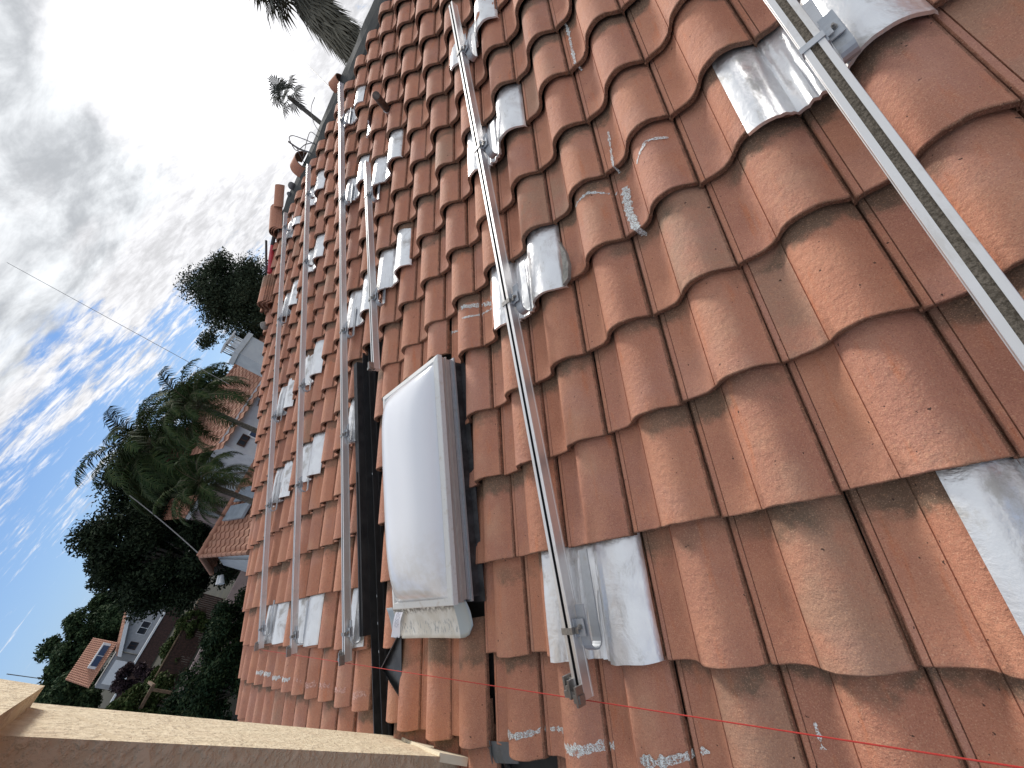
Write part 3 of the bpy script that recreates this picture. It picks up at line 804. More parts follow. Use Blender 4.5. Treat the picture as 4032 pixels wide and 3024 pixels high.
# ------------------------------------------------------------ loose tiles at the far verge and ridge
def loose_tile_mb(L=.42, wd=.2, hgt=.075, n=12, th=.012):
    mb = MB(); o, q = [], []
    for y in (0, L):
        ra = [mb.vert((wd/2*cos(pi*k/n), y, hgt*sin(pi*k/n))) for k in range(n+1)]
        rb = [mb.vert(((wd/2-th)*cos(pi*k/n), y, (hgt-th)*sin(pi*k/n))) for k in range(n+1)]
        o.append(ra); q.append(rb)
    for k in range(n):
        mb.face([o[0][k], o[1][k], o[1][k+1], o[0][k+1]], [(.7, 0.1), (.7, .8), (.72, .8), (.72, .1)])
        mb.face([q[0][k+1], q[1][k+1], q[1][k], q[0][k]], [(.7, -.6)]*4)
        mb.face([o[0][k+1], q[0][k+1], q[0][k], o[0][k]], [(.7, -.6)]*4); mb.face([o[1][k], q[1][k], q[1][k+1], o[1][k+1]], [(.7, -.6)]*4)
    for y in (0, 1):
        for e in (0, n): pass
    return mb
def loose(px, py, h, yaw, tilt, roll, label, L=.42, wd=.2, hgt=.08, group=None):
    p = at(px, py, h=h)
    Mx = RM @ Matrix.Translation(p) @ Matrix.Rotation(radians(yaw), 4, 'Z') @ Matrix.Rotation(radians(tilt), 4, 'X') @ Matrix.Rotation(radians(roll), 4, 'Y')
    o = loose_tile_mb(L, wd, hgt).build('loose_tile', MATS['roof_tile'], mw=Mx, smooth=40)
    tag(o, label, 'tile', group)
    return o
def loose_s(px, py, h, label, group, roll=0, yaw=0):
    mb = MB(); add_tile(mb, 0, 0, 1.15, 0, 0, 0, 0, True)
    p = at(px, py, h=h)
    o = mb.build('loose_tile', MATS['roof_tile'], mw=RM @ Matrix.Translation(p) @ Matrix.Rotation(radians(yaw), 4, 'Z') @ Matrix.Rotation(radians(roll), 4, 'Y'), smooth=34)
    tag(o, label, 'tile', group); return o
def put(i, j, h, yaw=0, tilt=0, roll=0):
    return RM @ Matrix.Translation((-i*W, j*E, h)) @ Matrix.Rotation(radians(yaw), 4, 'Z') @ Matrix.Rotation(radians(tilt), 4, 'X') @ Matrix.Rotation(radians(roll), 4, 'Y')
gs_ = 'spare tiles stacked on the far verge'
for k in range(5):
    mb = MB(); add_tile(mb, 0, 0, 1.5, 0, 0, 0, 0, True)
    o = mb.build('loose_tile', MATS['roof_tile'], mw=put(18.55+.04*k, 12.75+.05*(k % 2), .03+.026*k, 1+k, 1, -4), smooth=34)
    tag(o, ['bottom', 'second', 'middle', 'fourth', 'top'][k]+' S-tile of the lower stack left on the far verge', 'tile', gs_)
def loose(M_, label, L=.42, wd=.2, hgt=.08, group=None):
    o = loose_tile_mb(L, wd, hgt).build('loose_tile', MATS['roof_tile'], mw=M_, smooth=40)
    tag(o, label, 'tile', group); return o
for k in range(3):
    loose(put(17.2+.05*k, 16.3+.06*k, .03+.028*k, 2-2*k, 1, 0), ['lowest', 'middle', 'top'][k]+' curved tile of the upper stack by the ridge end', .46, .25, .09, gs_)
loose(put(16.9, 17.55, .06, -30, 6, 8), 'tilted ridge tile leaning off the upper stack towards the sky', .34, .22, .10, gs_)
def lump(name, i_, j_, h, r, m_, label, cat, sc=(1, 1, 1)):
    bm = bmesh.new(); bmesh.ops.create_icosphere(bm, subdivisions=3, radius=r)
    for v in bm.verts:
        v.co *= 1+.22*noise.noise(v.co*14+Vector((i_, 0, 0))); v.co.x *= sc[0]; v.co.y *= sc[1]; v.co.z *= sc[2]
    me = bpy.data.meshes.new(name); bm.to_mesh(me); bm.free()
    for q in me.polygons: q.use_smooth = True
    me.materials.append(MATS[m_]); o = bpy.data.objects.new(name, me); C.objects.link(o)
    o.matrix_world = put(i_, j_, h); return tag(o, label, cat)
loose(put(13.1, 17.25, .03, 78, 0, 0), 'dark round ridge tile still sitting on the ridge below the cable loops', .24, .27, .15)
lump('mortar_lump', 14.85, 17.25, .07, .05, 'felt_cap', 'larger of the two dark mortar lumps on the ridge', 'mortar', (1.3, 1, 1))
lump('mortar_lump', 15.35, 17.2, .06, .035, 'felt_cap', 'small dark mortar lump on the ridge, beside the larger one', 'mortar')
lump('mortar_lump', 18.55, 12.05, .07, .06, 'mortar', 'round mortar ball on the verge below the lower tile stack', 'mortar')
loose(put(8.75, 17.2, .02, 80, 10, 0), 'lone ridge tile poking over the ridge between the two palms', .16, .15, .10)
# nail tool left on the verge
nt = thing('red_tool', 'red and black roofing tool lying on the far verge between the tile stacks', 'tool', mat=RM)
q0 = atj(583, 590, i=18.4); q1 = atj(588, 530, i=18.3)
n1 = MB(); n1.tube([q0, q0.lerp(q1, .5), q1], [.035, .04, .028], 10); n1.build('body', MATS['red_tool'], nt, smooth=50)
n2 = MB(); n2.tube([atj(575, 590, i=18.6), atj(575, 520, i=18.6)], .018, 8); n2.build('handle', MATS['dark_rubber'], nt, smooth=50)
n3 = MB(); n3.tube([q1, atj(592, 512, i=18.0), atj(594, 500, i=17.9)], .03, 8); n3.build('nozzle', MATS['dark_rubber'], nt, smooth=50)
# loop of cable on the ridge
cbm = MB()
def pathr(ps, h0): return [atj(a, b, j=17.15+hh_) for a, b, hh_ in ps]
def smooth_path(P, n=6):
    out = []
    for k in range(len(P)-1):
        p0, p1, p2_, p3 = P[max(k-1, 0)], P[k], P[k+1], P[min(k+2, len(P)-1)]
        for s in range(n):
            t = s/n; out.append(.5*((2*p1)+(-p0+p2_)*t+(2*p0-5*p1+4*p2_-p3)*t*t+(-p0+3*p1-3*p2_+p3)*t**3))
    out.append(P[-1]); return out
cbt = thing('cable_loop', 'springy grey cable loops sticking up from the ridge under the small palm', 'cable', mat=RM)
for ps, r_ in (([(682, 308, 0), (660, 312, .03), (640, 325, .02), (625, 300, .08), (632, 293, .10), (655, 300, .06), (678, 310, 0)], .006),
           ([(672, 330, 0), (655, 325, .03), (640, 318, .05), (622, 305, .07)], .012), ([(690, 285, 0), (678, 265, .05), (672, 235, .10), (680, 210, .14)], .004),
           ([(690, 300, 0), (672, 285, .06), (664, 300, .06), (655, 340, .02)], .005), ([(640, 318, .04), (648, 335, .02), (656, 350, 0)], .005)):
    mb = MB(); mb.tube(smooth_path(pathr(ps, .05)), r_, 7); mb.build('cable', MATS['cable'], cbt, smooth=60)

# mortar patch beside the chipped tile
lm = MB(); P_ = [at(a, b, h=.03) for a, b in ((1207, 520), (1222, 545), (1229, 570), (1228, 600), (1217, 616), (1216, 575), (1212, 540))]
lm.prism([p+Vector((0, 0, .004)) for p in P_][::-1], (0, 0, -.02))
ml = lm.build('mortar', MATS['mortar'], mw=RM); tag(ml, 'broken grey mortar sliver exposed where a tile is chipped beside the crumpled flashing', 'mortar')

# ------------------------------------------------------------ cream stucco pillar by the eave
def stucco_hexa(mb, T4, B4, nu=34, nv=60, amp=.0035):
    # T4/B4: four top / bottom corners in order; make each side a displaced grid
    def grid(a, b, c, d):   # a-b bottom edge, d-c top edge
        g_ = []
        nrm = ((b-a).cross(d-a)).normalized()
        for u in range(nu+1):
            row = []
            for v in range(nv+1):
                p = (a.lerp(b, u/nu)).lerp(d.lerp(c, u/nu), v/nv)
                e = 0 if u in (0, nu) or v in (0, nv) else 1
                dd = amp*1.0*noise.noise(p*9)
                row.append(mb.vert(p+nrm*dd*(e*.8+.2*0)))
            g_.append(row)
        for u in range(nu):
            for v in range(nv): mb.face([g_[u][v], g_[u+1][v], g_[u+1][v+1], g_[u][v+1]])
    for k in range(4): grid(B4[k], B4[(k+1) % 4], T4[(k+1) % 4], T4[k])
    mb.face([mb.vert(p) for p in T4]); mb.face([mb.vert(p) for p in B4[::-1]])
y0 = -.40
pil = thing('stucco_pillar', 'cream rough stucco pillar rising past the eave at the bottom left', 'pillar')
def py_(a, b): return at(a/1.8228, b/1.8228, y=y0)
ne_t, ne_b = py_(-60, 2893), py_(1840, 2984); fa_t, fa_b = py_(120, 2766), py_(1567, 2898)
ne_t = ne_b+(ne_t-ne_b)*1.0; 
dn = (fa_b-fa_t); fa_b2 = fa_b+dn*.30; ne_b2 = ne_b+(ne_b-ne_t)*.30
top_z = 1.40
def ext(p, q, z): return p+(q-p)*((z-p.z)/(q.z-p.z))
TT = [ext(ne_b, ne_t, top_z), ext(fa_b, fa_t, top_z)]; BB = [ne_b2, fa_b2]
back = Vector((0, -.75, 0))
sp_ = MB(); stucco_hexa(sp_, [TT[0], TT[1], TT[1]+back, TT[0]+back], [BB[0], BB[1], BB[1]+back, BB[0]+back])
sp_.build('shaft', MATS['stucco'], pil, smooth=60)
# wedge-shaped chamfer at the foot
wf = MB()
w1, w2, w3 = at(862, 1590, y=y0+.012), at(1020, 1640, y=y0+.012), at(950, 1626, y=y0+.012)
wf.prism([w1, at(905, 1596, y=y0+.012), at(965, 1616, y=y0+.012), at(1012, 1637, y=y0+.012), w3][::-1], (0, -.03, 0))
wf.build('foot_chamfer', MATS['stucco_cut'], pil)
yc = -.355
cp = MB()
c1 = at(177/1.8228, 2700/1.8228, y=yc); c2 = at(0, 2817/1.8228, y=yc)
c2 = c1+(c2-c1)*1.5
c3 = at(0, 2677/1.8228, y=yc); top1 = Vector((c1.x, yc, c1.z+.42)); top2 = Vector((c2.x, yc, c2.z+.42))
stucco_hexa(cp, [top2, top1, top1+Vector((0, -.85, 0)), top2+Vector((0, -.85, 0))], [c2, c1, c1+Vector((0, -.85, 0)), c2+Vector((0, -.85, 0))], 20, 20, .003)
cp.build('cap', MATS['stucco'], pil, smooth=60)

# ------------------------------------------------------------ neighbours
def wall_box(mb, x0, x1, y0, y1, z0, z1): mb.box(x0, x1, y0, y1, z0, z1)
def s_roof(mb, P0, U, V, nu, nv, hgt=.05):   # wavy tile field: origin, vector along eave, vector up the slope
    U, V = Vector(U), Vector(V); N = U.cross(V).normalized()
    if N.z < 0: N = -N
    up = [(0, 0), (.2, -.15), (.4, .25), (.55, .85), (.72, 1), (.88, .7), (1, 0)]
    for a in range(nu):
        for b in range(nv):
            r0, r1 = [], []
            for s, z in up:
                p = Vector(P0)+U*((a+s)/nu)+V*(b/nv); r0.append(p+N*(z*hgt+.035)); r1.append(p+V*(1.02/nv)+N*(z*hgt))
            A = [mb.vert(p) for p in r0]; B = [mb.vert(p) for p in r1]; D = [mb.vert(p-N*.035) for p in r0]
            for k in range(len(up)-1):
                mb.face([A[k], A[k+1], B[k+1], B[k]]); mb.face([D[k], D[k+1], A[k+1], A[k]])
def ridge_caps(mb, A, B, n, r=.13):
    A, B = Vector(A), Vector(B)
    for k in range(n): mb.tube([A.lerp(B, k/n), A.lerp(B, (k+1.08)/n)], [r, r*.82], 10, cap=True)
def window(parent, c, du, dv, nrm, wd, ht_, frame='trim_white', glass='glass_dark', name='window', bars=1, depth=.06, pane2=None):
    c, du, dv, nrm = Vector(c), Vector(du).normalized(), Vector(dv).normalized(), Vector(nrm).normalized()
    f = MB(); t = .06
    def bx(u0, u1, v0, v1, d0, d1):
        f.hexa([c+du*u+dv*v+nrm*d for v in (v0, v1) for d in (d0, d1) for u in (u0, u1)])
    bx(-wd/2, wd/2, -ht_/2, -ht_/2+t, 0, depth); bx(-wd/2, wd/2, ht_/2-t, ht_/2, 0, depth)
    bx(-wd/2, -wd/2+t, -ht_/2+t, ht_/2-t, 0, depth); bx(wd/2-t, wd/2, -ht_/2+t, ht_/2-t, 0, depth)
    for k in range(bars): 
        x = -wd/2+wd*(k+1)/(bars+1); bx(x-t/2, x+t/2, -ht_/2+t, ht_/2-t, 0, depth*.8)
    fo_ = f.build(name, MATS[frame], parent)
    p = MB(); e = nrm*.02
    p.quad(c-du*wd/2-dv*ht_/2+e, c+du*wd/2-dv*ht_/2+e, c+du*wd/2+dv*ht_/2+e, c-du*wd/2+dv*ht_/2+e)
    p.build('pane', MATS[pane2 or glass], fo_)
    return fo_
GZ = -5.2
# B: tiled house right behind the verge (axis along +Y)
hb = thing('tiled_house', 'white gabled house with orange tile roof and two roof panels just beyond the verge', 'house', (-21, 9, GZ))
hb.matrix_world = Matrix.Identity(4)
y0b = 3.35; xf, xr, xb = -17.6, -21.2, -24.8; zr, ze = -.22, -1.25
m1 = MB(); m1.prism([(xf+.45, y0b, GZ), (xf+.45, y0b, ze-.1), (xr, y0b, zr-.2), (xb-.0+.45, y0b, ze-.2), (xb+.45, y0b, GZ)], (0, 14, 0))
m1.build('wall', MATS['white_stucco'], hb)
m2 = MB(); s_roof(m2, (xf, y0b-.35, ze), (0, 14.5, 0), (xr-xf, 0, zr-ze), 48, 10)
s_roof(m2, (xb, y0b-.35, ze), (0, 14.5, 0), (xr-xb, 0, zr-ze), 48, 10)
m2.build('roof', MATS['tile_far'], hb, smooth=40)
m3 = MB(); ridge_caps(m3, (xr, y0b-.4, zr+.05), (xr, y0b+14, zr+.05), 34); m3.build('ridge_cap', MATS['tile_far'], hb, smooth=50)
m4 = MB(); ridge_caps(m4, (xb, y0b-.38, ze+.02), (xr, y0b-.38, zr+.02), 10, .10); ridge_caps(m4, (xf, y0b-.38, ze+.02), (xr, y0b-.38, zr+.02), 10, .09)
m4.build('verge_cap', MATS['tile_far'], hb, smooth=50)
window(hb, (-20.2, y0b-.0, -2.45), (1, 0, 0), (0, 0, 1), (0, -1, 0), 1.5, .8, 'dark_wood', 'glass_dark')
for k, (ya, yb) in enumerate(((4.30, 4.95), (5.12, 5.75))):
    p = MB(); 
    def rp(y, f_): return Vector((xf+(xr-xf)*f_, y, ze+(zr-ze)*f_+.22))
    p.prism([rp(ya, .45), rp(yb, .45), rp(yb, .88), rp(ya, .88)][::-1] if False else [rp(ya, .42), rp(ya, .84), rp(yb, .84), rp(yb, .42)], (0, 0, -.09))
    p.build('roof_panel', MATS['solar_glass'], hb)
l1 = MB(); l1.tube([(-24.6, y0b-.4, -1.55), (-24.6, y0b-.75, -1.7)], [.07, .13], 10); l1.tube([(-24.3, y0b-.4, -1.6), (-24.2, y0b-.75, -1.75)], [.07, .13], 10); l1.build('security_light', MATS['trim_white'], hb, smooth=50)
l2 = MB(); l2.tube([(-22.6, y0b-.07, -1.0), (-19.6, y0b-.07, -2.25)], .025, 6); l2.build('wall_cable', MATS['cable'], hb)

# D: pink house behind the palm trunk
hd_ = thing('pink_house', 'pinkish stucco house with a small tiled roof behind the palm trunk', 'house'); 
xd = -29.0
m1 = MB(); m1.box(xd-6, xd, azd(12.0, 0, 29.6).y, azd(21, 0, 29.6).y, GZ, CW.z+.95*-.40)
m1.build('wall', MATS['pink_stucco'], hd_)
m2 = MB(); ya, yb = azd(11.9, 0, 29).y-.2, azd(14.3, 0, 29).y
s_roof(m2, (xd+.4, ya, CW.z-.42), (0, yb-ya, 0), (-3.2, 0, 1.15), 7, 9); m2.build('roof', MATS['tile_far'], hd_, smooth=40)
m3 = MB(); m3.box(xd+.38, xd+.5, ya, yb, CW.z-.62, CW.z-.44); m3.build('gutter', MATS['trim_white'], hd_)
m3 = MB(); m3.box(xd, xd+.12, yb-.75, yb-.6, -4, CW.z-.62); m3.build('downpipe', MATS['grey_stucco'], hd_)
m5 = MB(); m5.box(xd-.2, xd+.25, yb-.02, yb+3.0, -2.0, CW.z-.7); m5.build('wing_wall', MATS['pink_stucco'], hd_)

# C: white house with tile roof, and chimney
hc = thing('white_house', 'white house with a stepped orange tile roof and small windows, right of the palms', 'house')
xc = -21.0; D_ = CW.x-xc
yA, yB = CW.y+D_*tan(radians(19.2)), CW.y+D_*tan(radians(30))
yM = CW.y+D_*tan(radians(22.0))
zw = CW.z+D_/cos(radians(23))*tan(radians(.6))
m1 = MB(); m1.box(xc-7, xc, yA, yB+3, GZ, zw-.05); m1.build('wall', MATS['white_stucco'], hc)
m2 = MB(); s_roof(m2, (xc+.35, yM-.3-1.2, zw-.30), (0, yB-yM+5, 0), (-4.6, 0, 1.75), 22, 14); m2.build('roof', MATS['tile_far'], hc, smooth=40)
m3 = MB(); s_roof(m3, (xc+1.6, yM+1.1, zw-1.05), (0, yB-yM+3.0, 0), (-1.9, 0, .62), 16, 5); m3.build('lower_roof', MATS['tile_far'], hc, smooth=40)
m3 = MB(); ridge_caps(m3, (xc-4.25, yM-1.5, zw+1.48), (xc-4.25, yB+4, zw+1.48), 26, .11); m3.build('ridge_cap', MATS['tile_far'], hc, smooth=50)
window(hc, (xc, CW.y+D_*tan(radians(20.4)), CW.z+D_*tan(radians(-1.45))*1.06), (0, 1, 0), (0, 0, 1), (1, 0, 0), .55, .34, 'dark_wood')
window(hc, (xc, CW.y+D_*tan(radians(21.4)), CW.z+D_*tan(radians(-2.5))*1.06), (0, 1, 0), (0, 0, 1), (1, 0, 0), .35, .8, 'trim_white', 'glass_blue', bars=0)
ch = thing('chimney', 'white stucco chimney with a banded top and metal spark cage', 'chimney')
pc = azd(29.3, 0, 14.5); hw_ = .33
m1 = MB(); m1.box(pc.x-hw_, pc.x+hw_, pc.y-hw_, pc.y+hw_, GZ, CW.z+14.5*tan(radians(4.1))-.10); m1.build('stack', MATS['white_stucco'], ch)
zt = CW.z+14.5*tan(radians(4.1))-.10
m2 = MB(); m2.box(pc.x-hw_-.05, pc.x+hw_+.05, pc.y-hw_-.05, pc.y+hw_+.05, zt-.14+.14, zt+.13); m2.build('crown', MATS['white_stucco'], ch)
m3 = MB()
for a in range(5):
    for (ux, uy) in ((1, 0), (0, 1)):
        for sg in (-1, 1):
            t_ = -.22+.11*a
            p = (pc.x+(t_ if ux else sg*.22), pc.y+(t_ if uy else sg*.22))
            m3.box(p[0]-.010, p[0]+.010, p[1]-.010, p[1]+.010, zt+.13, zt+.40)
m3.box(pc.x-.27, pc.x+.27, pc.y-.27, pc.y+.27, zt+.40, zt+.44); m3.box(pc.x-.12, pc.x+.12, pc.y-.12, pc.y+.12, zt+.13, zt+.30)
m3.build('spark_cage', MATS['trim_white'], ch)

# A: distant white house on the left
ha = thing('distant_house', 'far white two-window house with tiled roofs and a dormer at the lower left', 'house')
Xa = -78.0; Da = CW.x-Xa
def A(az, el): return Vector((Xa, CW.y+Da*tan(radians(az)), CW.z+Da/cos(radians(az))*tan(radians(el))))
def Ax(az, el, x): dd = CW.x-x; return Vector((x, CW.y+dd*tan(radians(az)), CW.z+dd/cos(radians(az))*tan(radians(el))))
m1 = MB(); m1.prism([A(-.45, -5.5), A(-.45, -2.2), A(3.0, -.95), A(6.2, -2.2), A(6.2, -5.5)][::-1], (-8, 0, 0)); m1.build('wall', MATS['grey_stucco'], ha)
m2 = MB()
s_roof(m2, A(-.85, -2.32)+Vector((.5, 0, 0)), (-9, 0, 0), A(3.0, -.85)-A(-.85, -2.32), 30, 13, .07)
s_roof(m2, A(6.6, -2.32)+Vector((.5, 0, 0)), (-9, 0, 0), A(3.0, -.85)-A(6.6, -2.32), 30, 13, .07)
m2.build('roof', MATS['tile_far'], ha, smooth=40)
m3 = MB(); m3.hexa([A(a, e-dz)+Vector((dx, 0, 0)) for (a, e) in ((-.85, -2.30), (3.0, -.83)) for dz in (.30, 0) for dx in (.45, .7)]); m3.build('fascia', MATS['trim_white'], ha)
window(ha, A(3.2, -3.0)+Vector((.0, 0, 0)), (0, 1, 0), (0, 0, 1), (1, 0, 0), .85, 1.2, 'trim_white', 'curtain', bars=0)
window(ha, A(1.55, -2.97), (0, 1, 0), (0, 0, 1), (1, 0, 0), 1.5, 1.0, 'trim_white', 'glass_dark')
xg = Xa-6
m1 = MB(); m1.box(xg, xg+5.5, Ax(-3.0, 0, xg).y, Ax(-.5, 0, xg).y, GZ, Ax(-1, -2.0, xg).z); m1.build('wing_wall', MATS['grey_stucco'], ha)
m2 = MB(); p0 = Ax(-3.3, -1.75, xg+6.2); s_roof(m2, p0, (0, Ax(.1, 0, xg+6.2).y-p0.y, 0), (-7.5, 0, 2.55), 22, 14, .07); m2.build('wing_roof', MATS['tile_far'], ha, smooth=40)
dr = MB(); c = Ax(-1.05, -1.25, xg+4.9); dr.box(c.x-3, c.x+.0, c.y-1.35, c.y+1.35, c.z-.75, c.z+.62); dro = dr.build('dormer', MATS['trim_white'], ha)
window(dro, (c.x, c.y, c.z), (0, 1, 0), (0, 0, 1), (1, 0, 0), 2.3, 1.1, 'trim_white', 'glass_blue')
window(ha, A(-.7, -3.0)+Vector((-.2, 0, 0)) if False else A(.1, -2.95), (0, 1, 0), (0, 0, 1), (1, 0, 0), .8, .9, 'dark_wood', 'glass_dark', bars=1)
s3 = MB(); cc = Ax(-2.0, -2.9, xg+7); s3.box(cc.x-.1, cc.x, cc.y-1.2, cc.y+1.2, cc.z-.9, cc.z+.7); s3.build('garage_door', MATS['trim_white'], ha)
# wall with white cap in front of it, board fence nearer
fw = thing('boundary_wall', 'long dark boundary wall with a white capping rail below the far house', 'wall')
xw = -72; m1 = MB(); m1.box(xw-.2, xw, Ax(-4.0, 0, xw).y, Ax(4.6, 0, xw).y, GZ, CW.z+(CW.x-xw)*tan(radians(-3.9))); m1.build('wall_panel', MATS['dark_wood'], fw)
m2 = MB(); zc = CW.z+(CW.x-xw)*tan(radians(-3.9)); m2.box(xw-.3, xw+.12, Ax(-4.0, 0, xw).y, Ax(4.6, 0, xw).y, zc, zc+.20); m2.build('capping', MATS['trim_white'], fw)
ff = thing('board_fence', 'dark red board fence with a weathered top rail behind the clipped shrubs', 'fence')
xw = -46; zc = CW.z+(CW.x-xw)*tan(radians(-5.9)); m1 = MB()
yy = Ax(-6, 0, xw).y
while yy < Ax(5.2, 0, xw).y:
    m1.box(xw-.03+random.uniform(-.01, .01), xw, yy, yy+.13, GZ, zc-.06); yy += .145
m1.build('board', MATS['dark_wood'], ff)
m2 = MB(); m2.box(xw-.08, xw+.06, Ax(-6, 0, xw).y, Ax(5.2, 0, xw).y, zc-.06, zc+.02); m2.build('top_rail', MATS['brown_wood'], ff)
dk = thing('wooden_arbour', 'low brown timber frame standing in front of the board fence', 'arbour')
xk = -33; m1 = MB()
for a in (-2.7, -4.9): 
    q = Ax(a, 0, xk); m1.box(q.x-.07, q.x+.07, q.y-.07, q.y+.07, GZ, -2.35)
m1.build('post', MATS['brown_wood'], dk)
m2 = MB(); m2.box(xk-.08, xk+.08, Ax(-5.4, 0, xk).y, Ax(-2.3, 0, xk).y, -2.35, -2.2); m2.box(xk-2.5, xk-.09, Ax(-2.5, 0, xk).y, Ax(-2.3, 0, xk).y, -2.35, -2.2); m2.build('beam', MATS['brown_wood'], dk)
pw = MB(); pw.box(-30.2, -30, Ax(-4, 0, -30).y, Ax(9, 0, -30).y, GZ, -3.1)
tag(pw.build('garden_wall', MATS['pink_stucco']), 'low pink stucco garden wall showing between the clipped shrubs', 'wall')
# ------------------------------------------------------------ plants
def leaves(mb, c, r, n, size, sq=(1, 1, 1), rr=None, shell=.6, elong=1.6):
    rr = rr or random
    for _ in range(n):
        while True:
            p = Vector((rr.uniform(-1, 1), rr.uniform(-1, 1), rr.uniform(-1, 1)))
            if p.length < 1: break
        p = Vector((rr.gauss(0, .47), rr.gauss(0, .47), rr.gauss(0, .47)))
        if p.length > 1.25: p *= .6
        p = Vector((p.x*r*sq[0], p.y*r*sq[1], p.z*r*sq[2]))+c
        d = Vector((rr.uniform(-1, 1), rr.uniform(-1, 1), rr.uniform(-.8, .8))).normalized(); e = d.orthogonal().normalized()
        e = Matrix.Rotation(rr.uniform(0, 6.28), 3, d) @ e
        s = size*rr.uniform(.6, 1.3)
        mb.face([mb.vert(p-d*s*elong*.5), mb.vert(p+e*s*.35), mb.vert(p+d*s*elong*.5), mb.vert(p-e*s*.35)])
def tree(name, label, base, top, crown_r, nblob, nleaf, size, leafmat, seed, spread=(1, 1, 1), cat='tree', trunk_r=.18, low=.25, group=None, blob=.34):
    rr = random.Random(seed); base = Vector(base); top = Vector(top); t = thing(name, label, cat, base, group)
    H = (top-base).length; mb = MB(); tk = MB(); cc = base.lerp(top, 1-.5*(1-low)); hr = H*(1-low)*.5
    tk.tube([Vector((0, 0, 0)), (cc-base)*.5+Vector((rr.uniform(-.1, .1), rr.uniform(-.1, .1), 0)), cc-base], [trunk_r, trunk_r*.75, trunk_r*.4], 9)
    for k in range(nblob):
        while True:
            p = Vector((rr.uniform(-1, 1), rr.uniform(-1, 1), rr.uniform(-1, 1)))
            if .35 < p.length < 1: break
        bc = Vector((p.x*crown_r*spread[0], p.y*crown_r*spread[1], p.z*hr))*.80
        br = crown_r*blob*rr.uniform(.6, 1.15)
        leaves(mb, cc-base+bc, br, nleaf//nblob, size, (1, 1, .75), rr)
        if k % 2 == 0: tk.tube([(cc-base)*.6, (cc-base)*.8+bc*.4, cc-base+bc*.9], [trunk_r*.4, trunk_r*.22, trunk_r*.07], 6)
    mb.build('crown', MATS[leafmat], t); tk.build('trunk', MATS['bark'], t, smooth=60)
    return t
def gpt(az, dist, z=GZ): p = azd(az, 0, dist); p.z = z; return p
tree('oak_tree', 'huge dark broadleaf tree filling the left middle in front of the far houses', gpt(7.8, 33), azd(7.2, 7.0, 33), 3.0, 70, 85000, .135, 'oak_leaf', 1, (.8, 1.0, 1), trunk_r=.4, low=.10, blob=.34)
tree('oak_tree', 'dark broadleaf tree behind the feathery palms', gpt(14.5, 36), azd(14.5, 8.6, 36), 4.4, 60, 75000, .15, 'oak_leaf', 2, (.8, 1.0, 1), trunk_r=.35, low=.2, blob=.32)
tree('oak_tree', 'dark leafy tree between the palms and the white house', gpt(22.5, 34), azd(22.5, 8.2, 34), 3.0, 40, 42000, .135, 'tree_leaf', 5, (.8, 1.0, 1), trunk_r=.3, low=.3, blob=.36)
tree('gum_tree', 'tall grey-green airy tree behind the white chimney', gpt(34.2, 30), azd(34.5, 13.0, 30), 2.7, 60, 80000, .095, 'olive_leaf', 3, (.8, 1.0, 1), trunk_r=.25, low=.35, blob=.42)
tree('gum_tree', 'lower grey-green tree touching the left of the tall airy tree', gpt(29.5, 31), azd(29.5, 10.0, 31), 1.7, 30, 36000, .095, 'olive_leaf', 31, (.8, 1.0, 1), trunk_r=.2, low=.3, blob=.44)
for k, (az_, dd, el_, r_, lab) in enumerate(((.1, 100, 3.9, 4.6, 'round green tree behind the tiled roof of the far house'), (2.6, 104, 2.6, 3.6, 'green tree between the round tree and the big dark tree'),
        (-2.8, 98, 2.7, 4.6, 'green tree at the left edge of the far house, near the pillar'), (2.2, 96, .6, 3.0, 'low tree just over the ridge of the far house'), (-4.6, 90, 1.6, 4.0, 'tree beside the pillar cap at the far left'))):
    tree('garden_tree', lab, gpt(az_, dd), azd(az_, el_, dd), r_, 30, 22000, .34, 'tree_leaf', 40+k, group='trees around the far house', trunk_r=.3, low=.15)
for k, (az_, dd, el_, r_, m_, lab) in enumerate(((-3.7, 42, -3.0, 1.5, 'hedge_leaf', 'broad green shrub against the pillar below the far house'), (-2.3, 52, -2.4, 1.3, 'purple_leaf', 'purple-brown leafed shrub in front of the far garage door'),
        (-4.7, 34, -1.6, 1.2, 'hedge_leaf', 'taller green shrub right beside the pillar'), (-1.6, 47.5, -5.2, 1.3, 'hedge_leaf', 'green creeper patch on the board fence, left part'), (.6, 47.5, -5.1, 1.3, 'hedge_leaf', 'green creeper patch on the board fence, middle part'), (2.6, 47, -5.2, 1.2, 'hedge_leaf', 'green creeper patch on the board fence near the dark tree'))):
    tree('shrub', lab, gpt(az_, dd, GZ), azd(az_, el_, dd), r_, 20, 14000, .16, m_, 60+k, cat='shrub', trunk_r=.08, low=.02)
for k, (az_, dd, el_, r_) in enumerate(((4.9, 25, -6.6, 1.15), (1.6, 24.5, -7.2, 1.2), (-1.9, 24, -7.2, 1.35), (3.3, 26.5, -7.8, .8), (6.9, 23, -8.6, 1.0), (-4.6, 26, -7.0, 1.1), (-.2, 27, -8.4, .85))):
    tree('clipped_shrub', 'dark clipped conifer shrub, %s' % ['under the small gabled house', 'centre of the row in front of the pink wall', 'left one of the row nearest the pillar', 'small one in a gap of the row', 'beside the verge under the security lights', 'partly behind the pillar', 'low one at the foot of the board fence'][k],
         gpt(az_, dd), azd(az_, el_, dd), r_, 22, 16000, .10, 'juniper_leaf', 80+k, cat='shrub', trunk_r=.06, low=.0, group='clipped conifer shrubs below the verge', blob=.42)
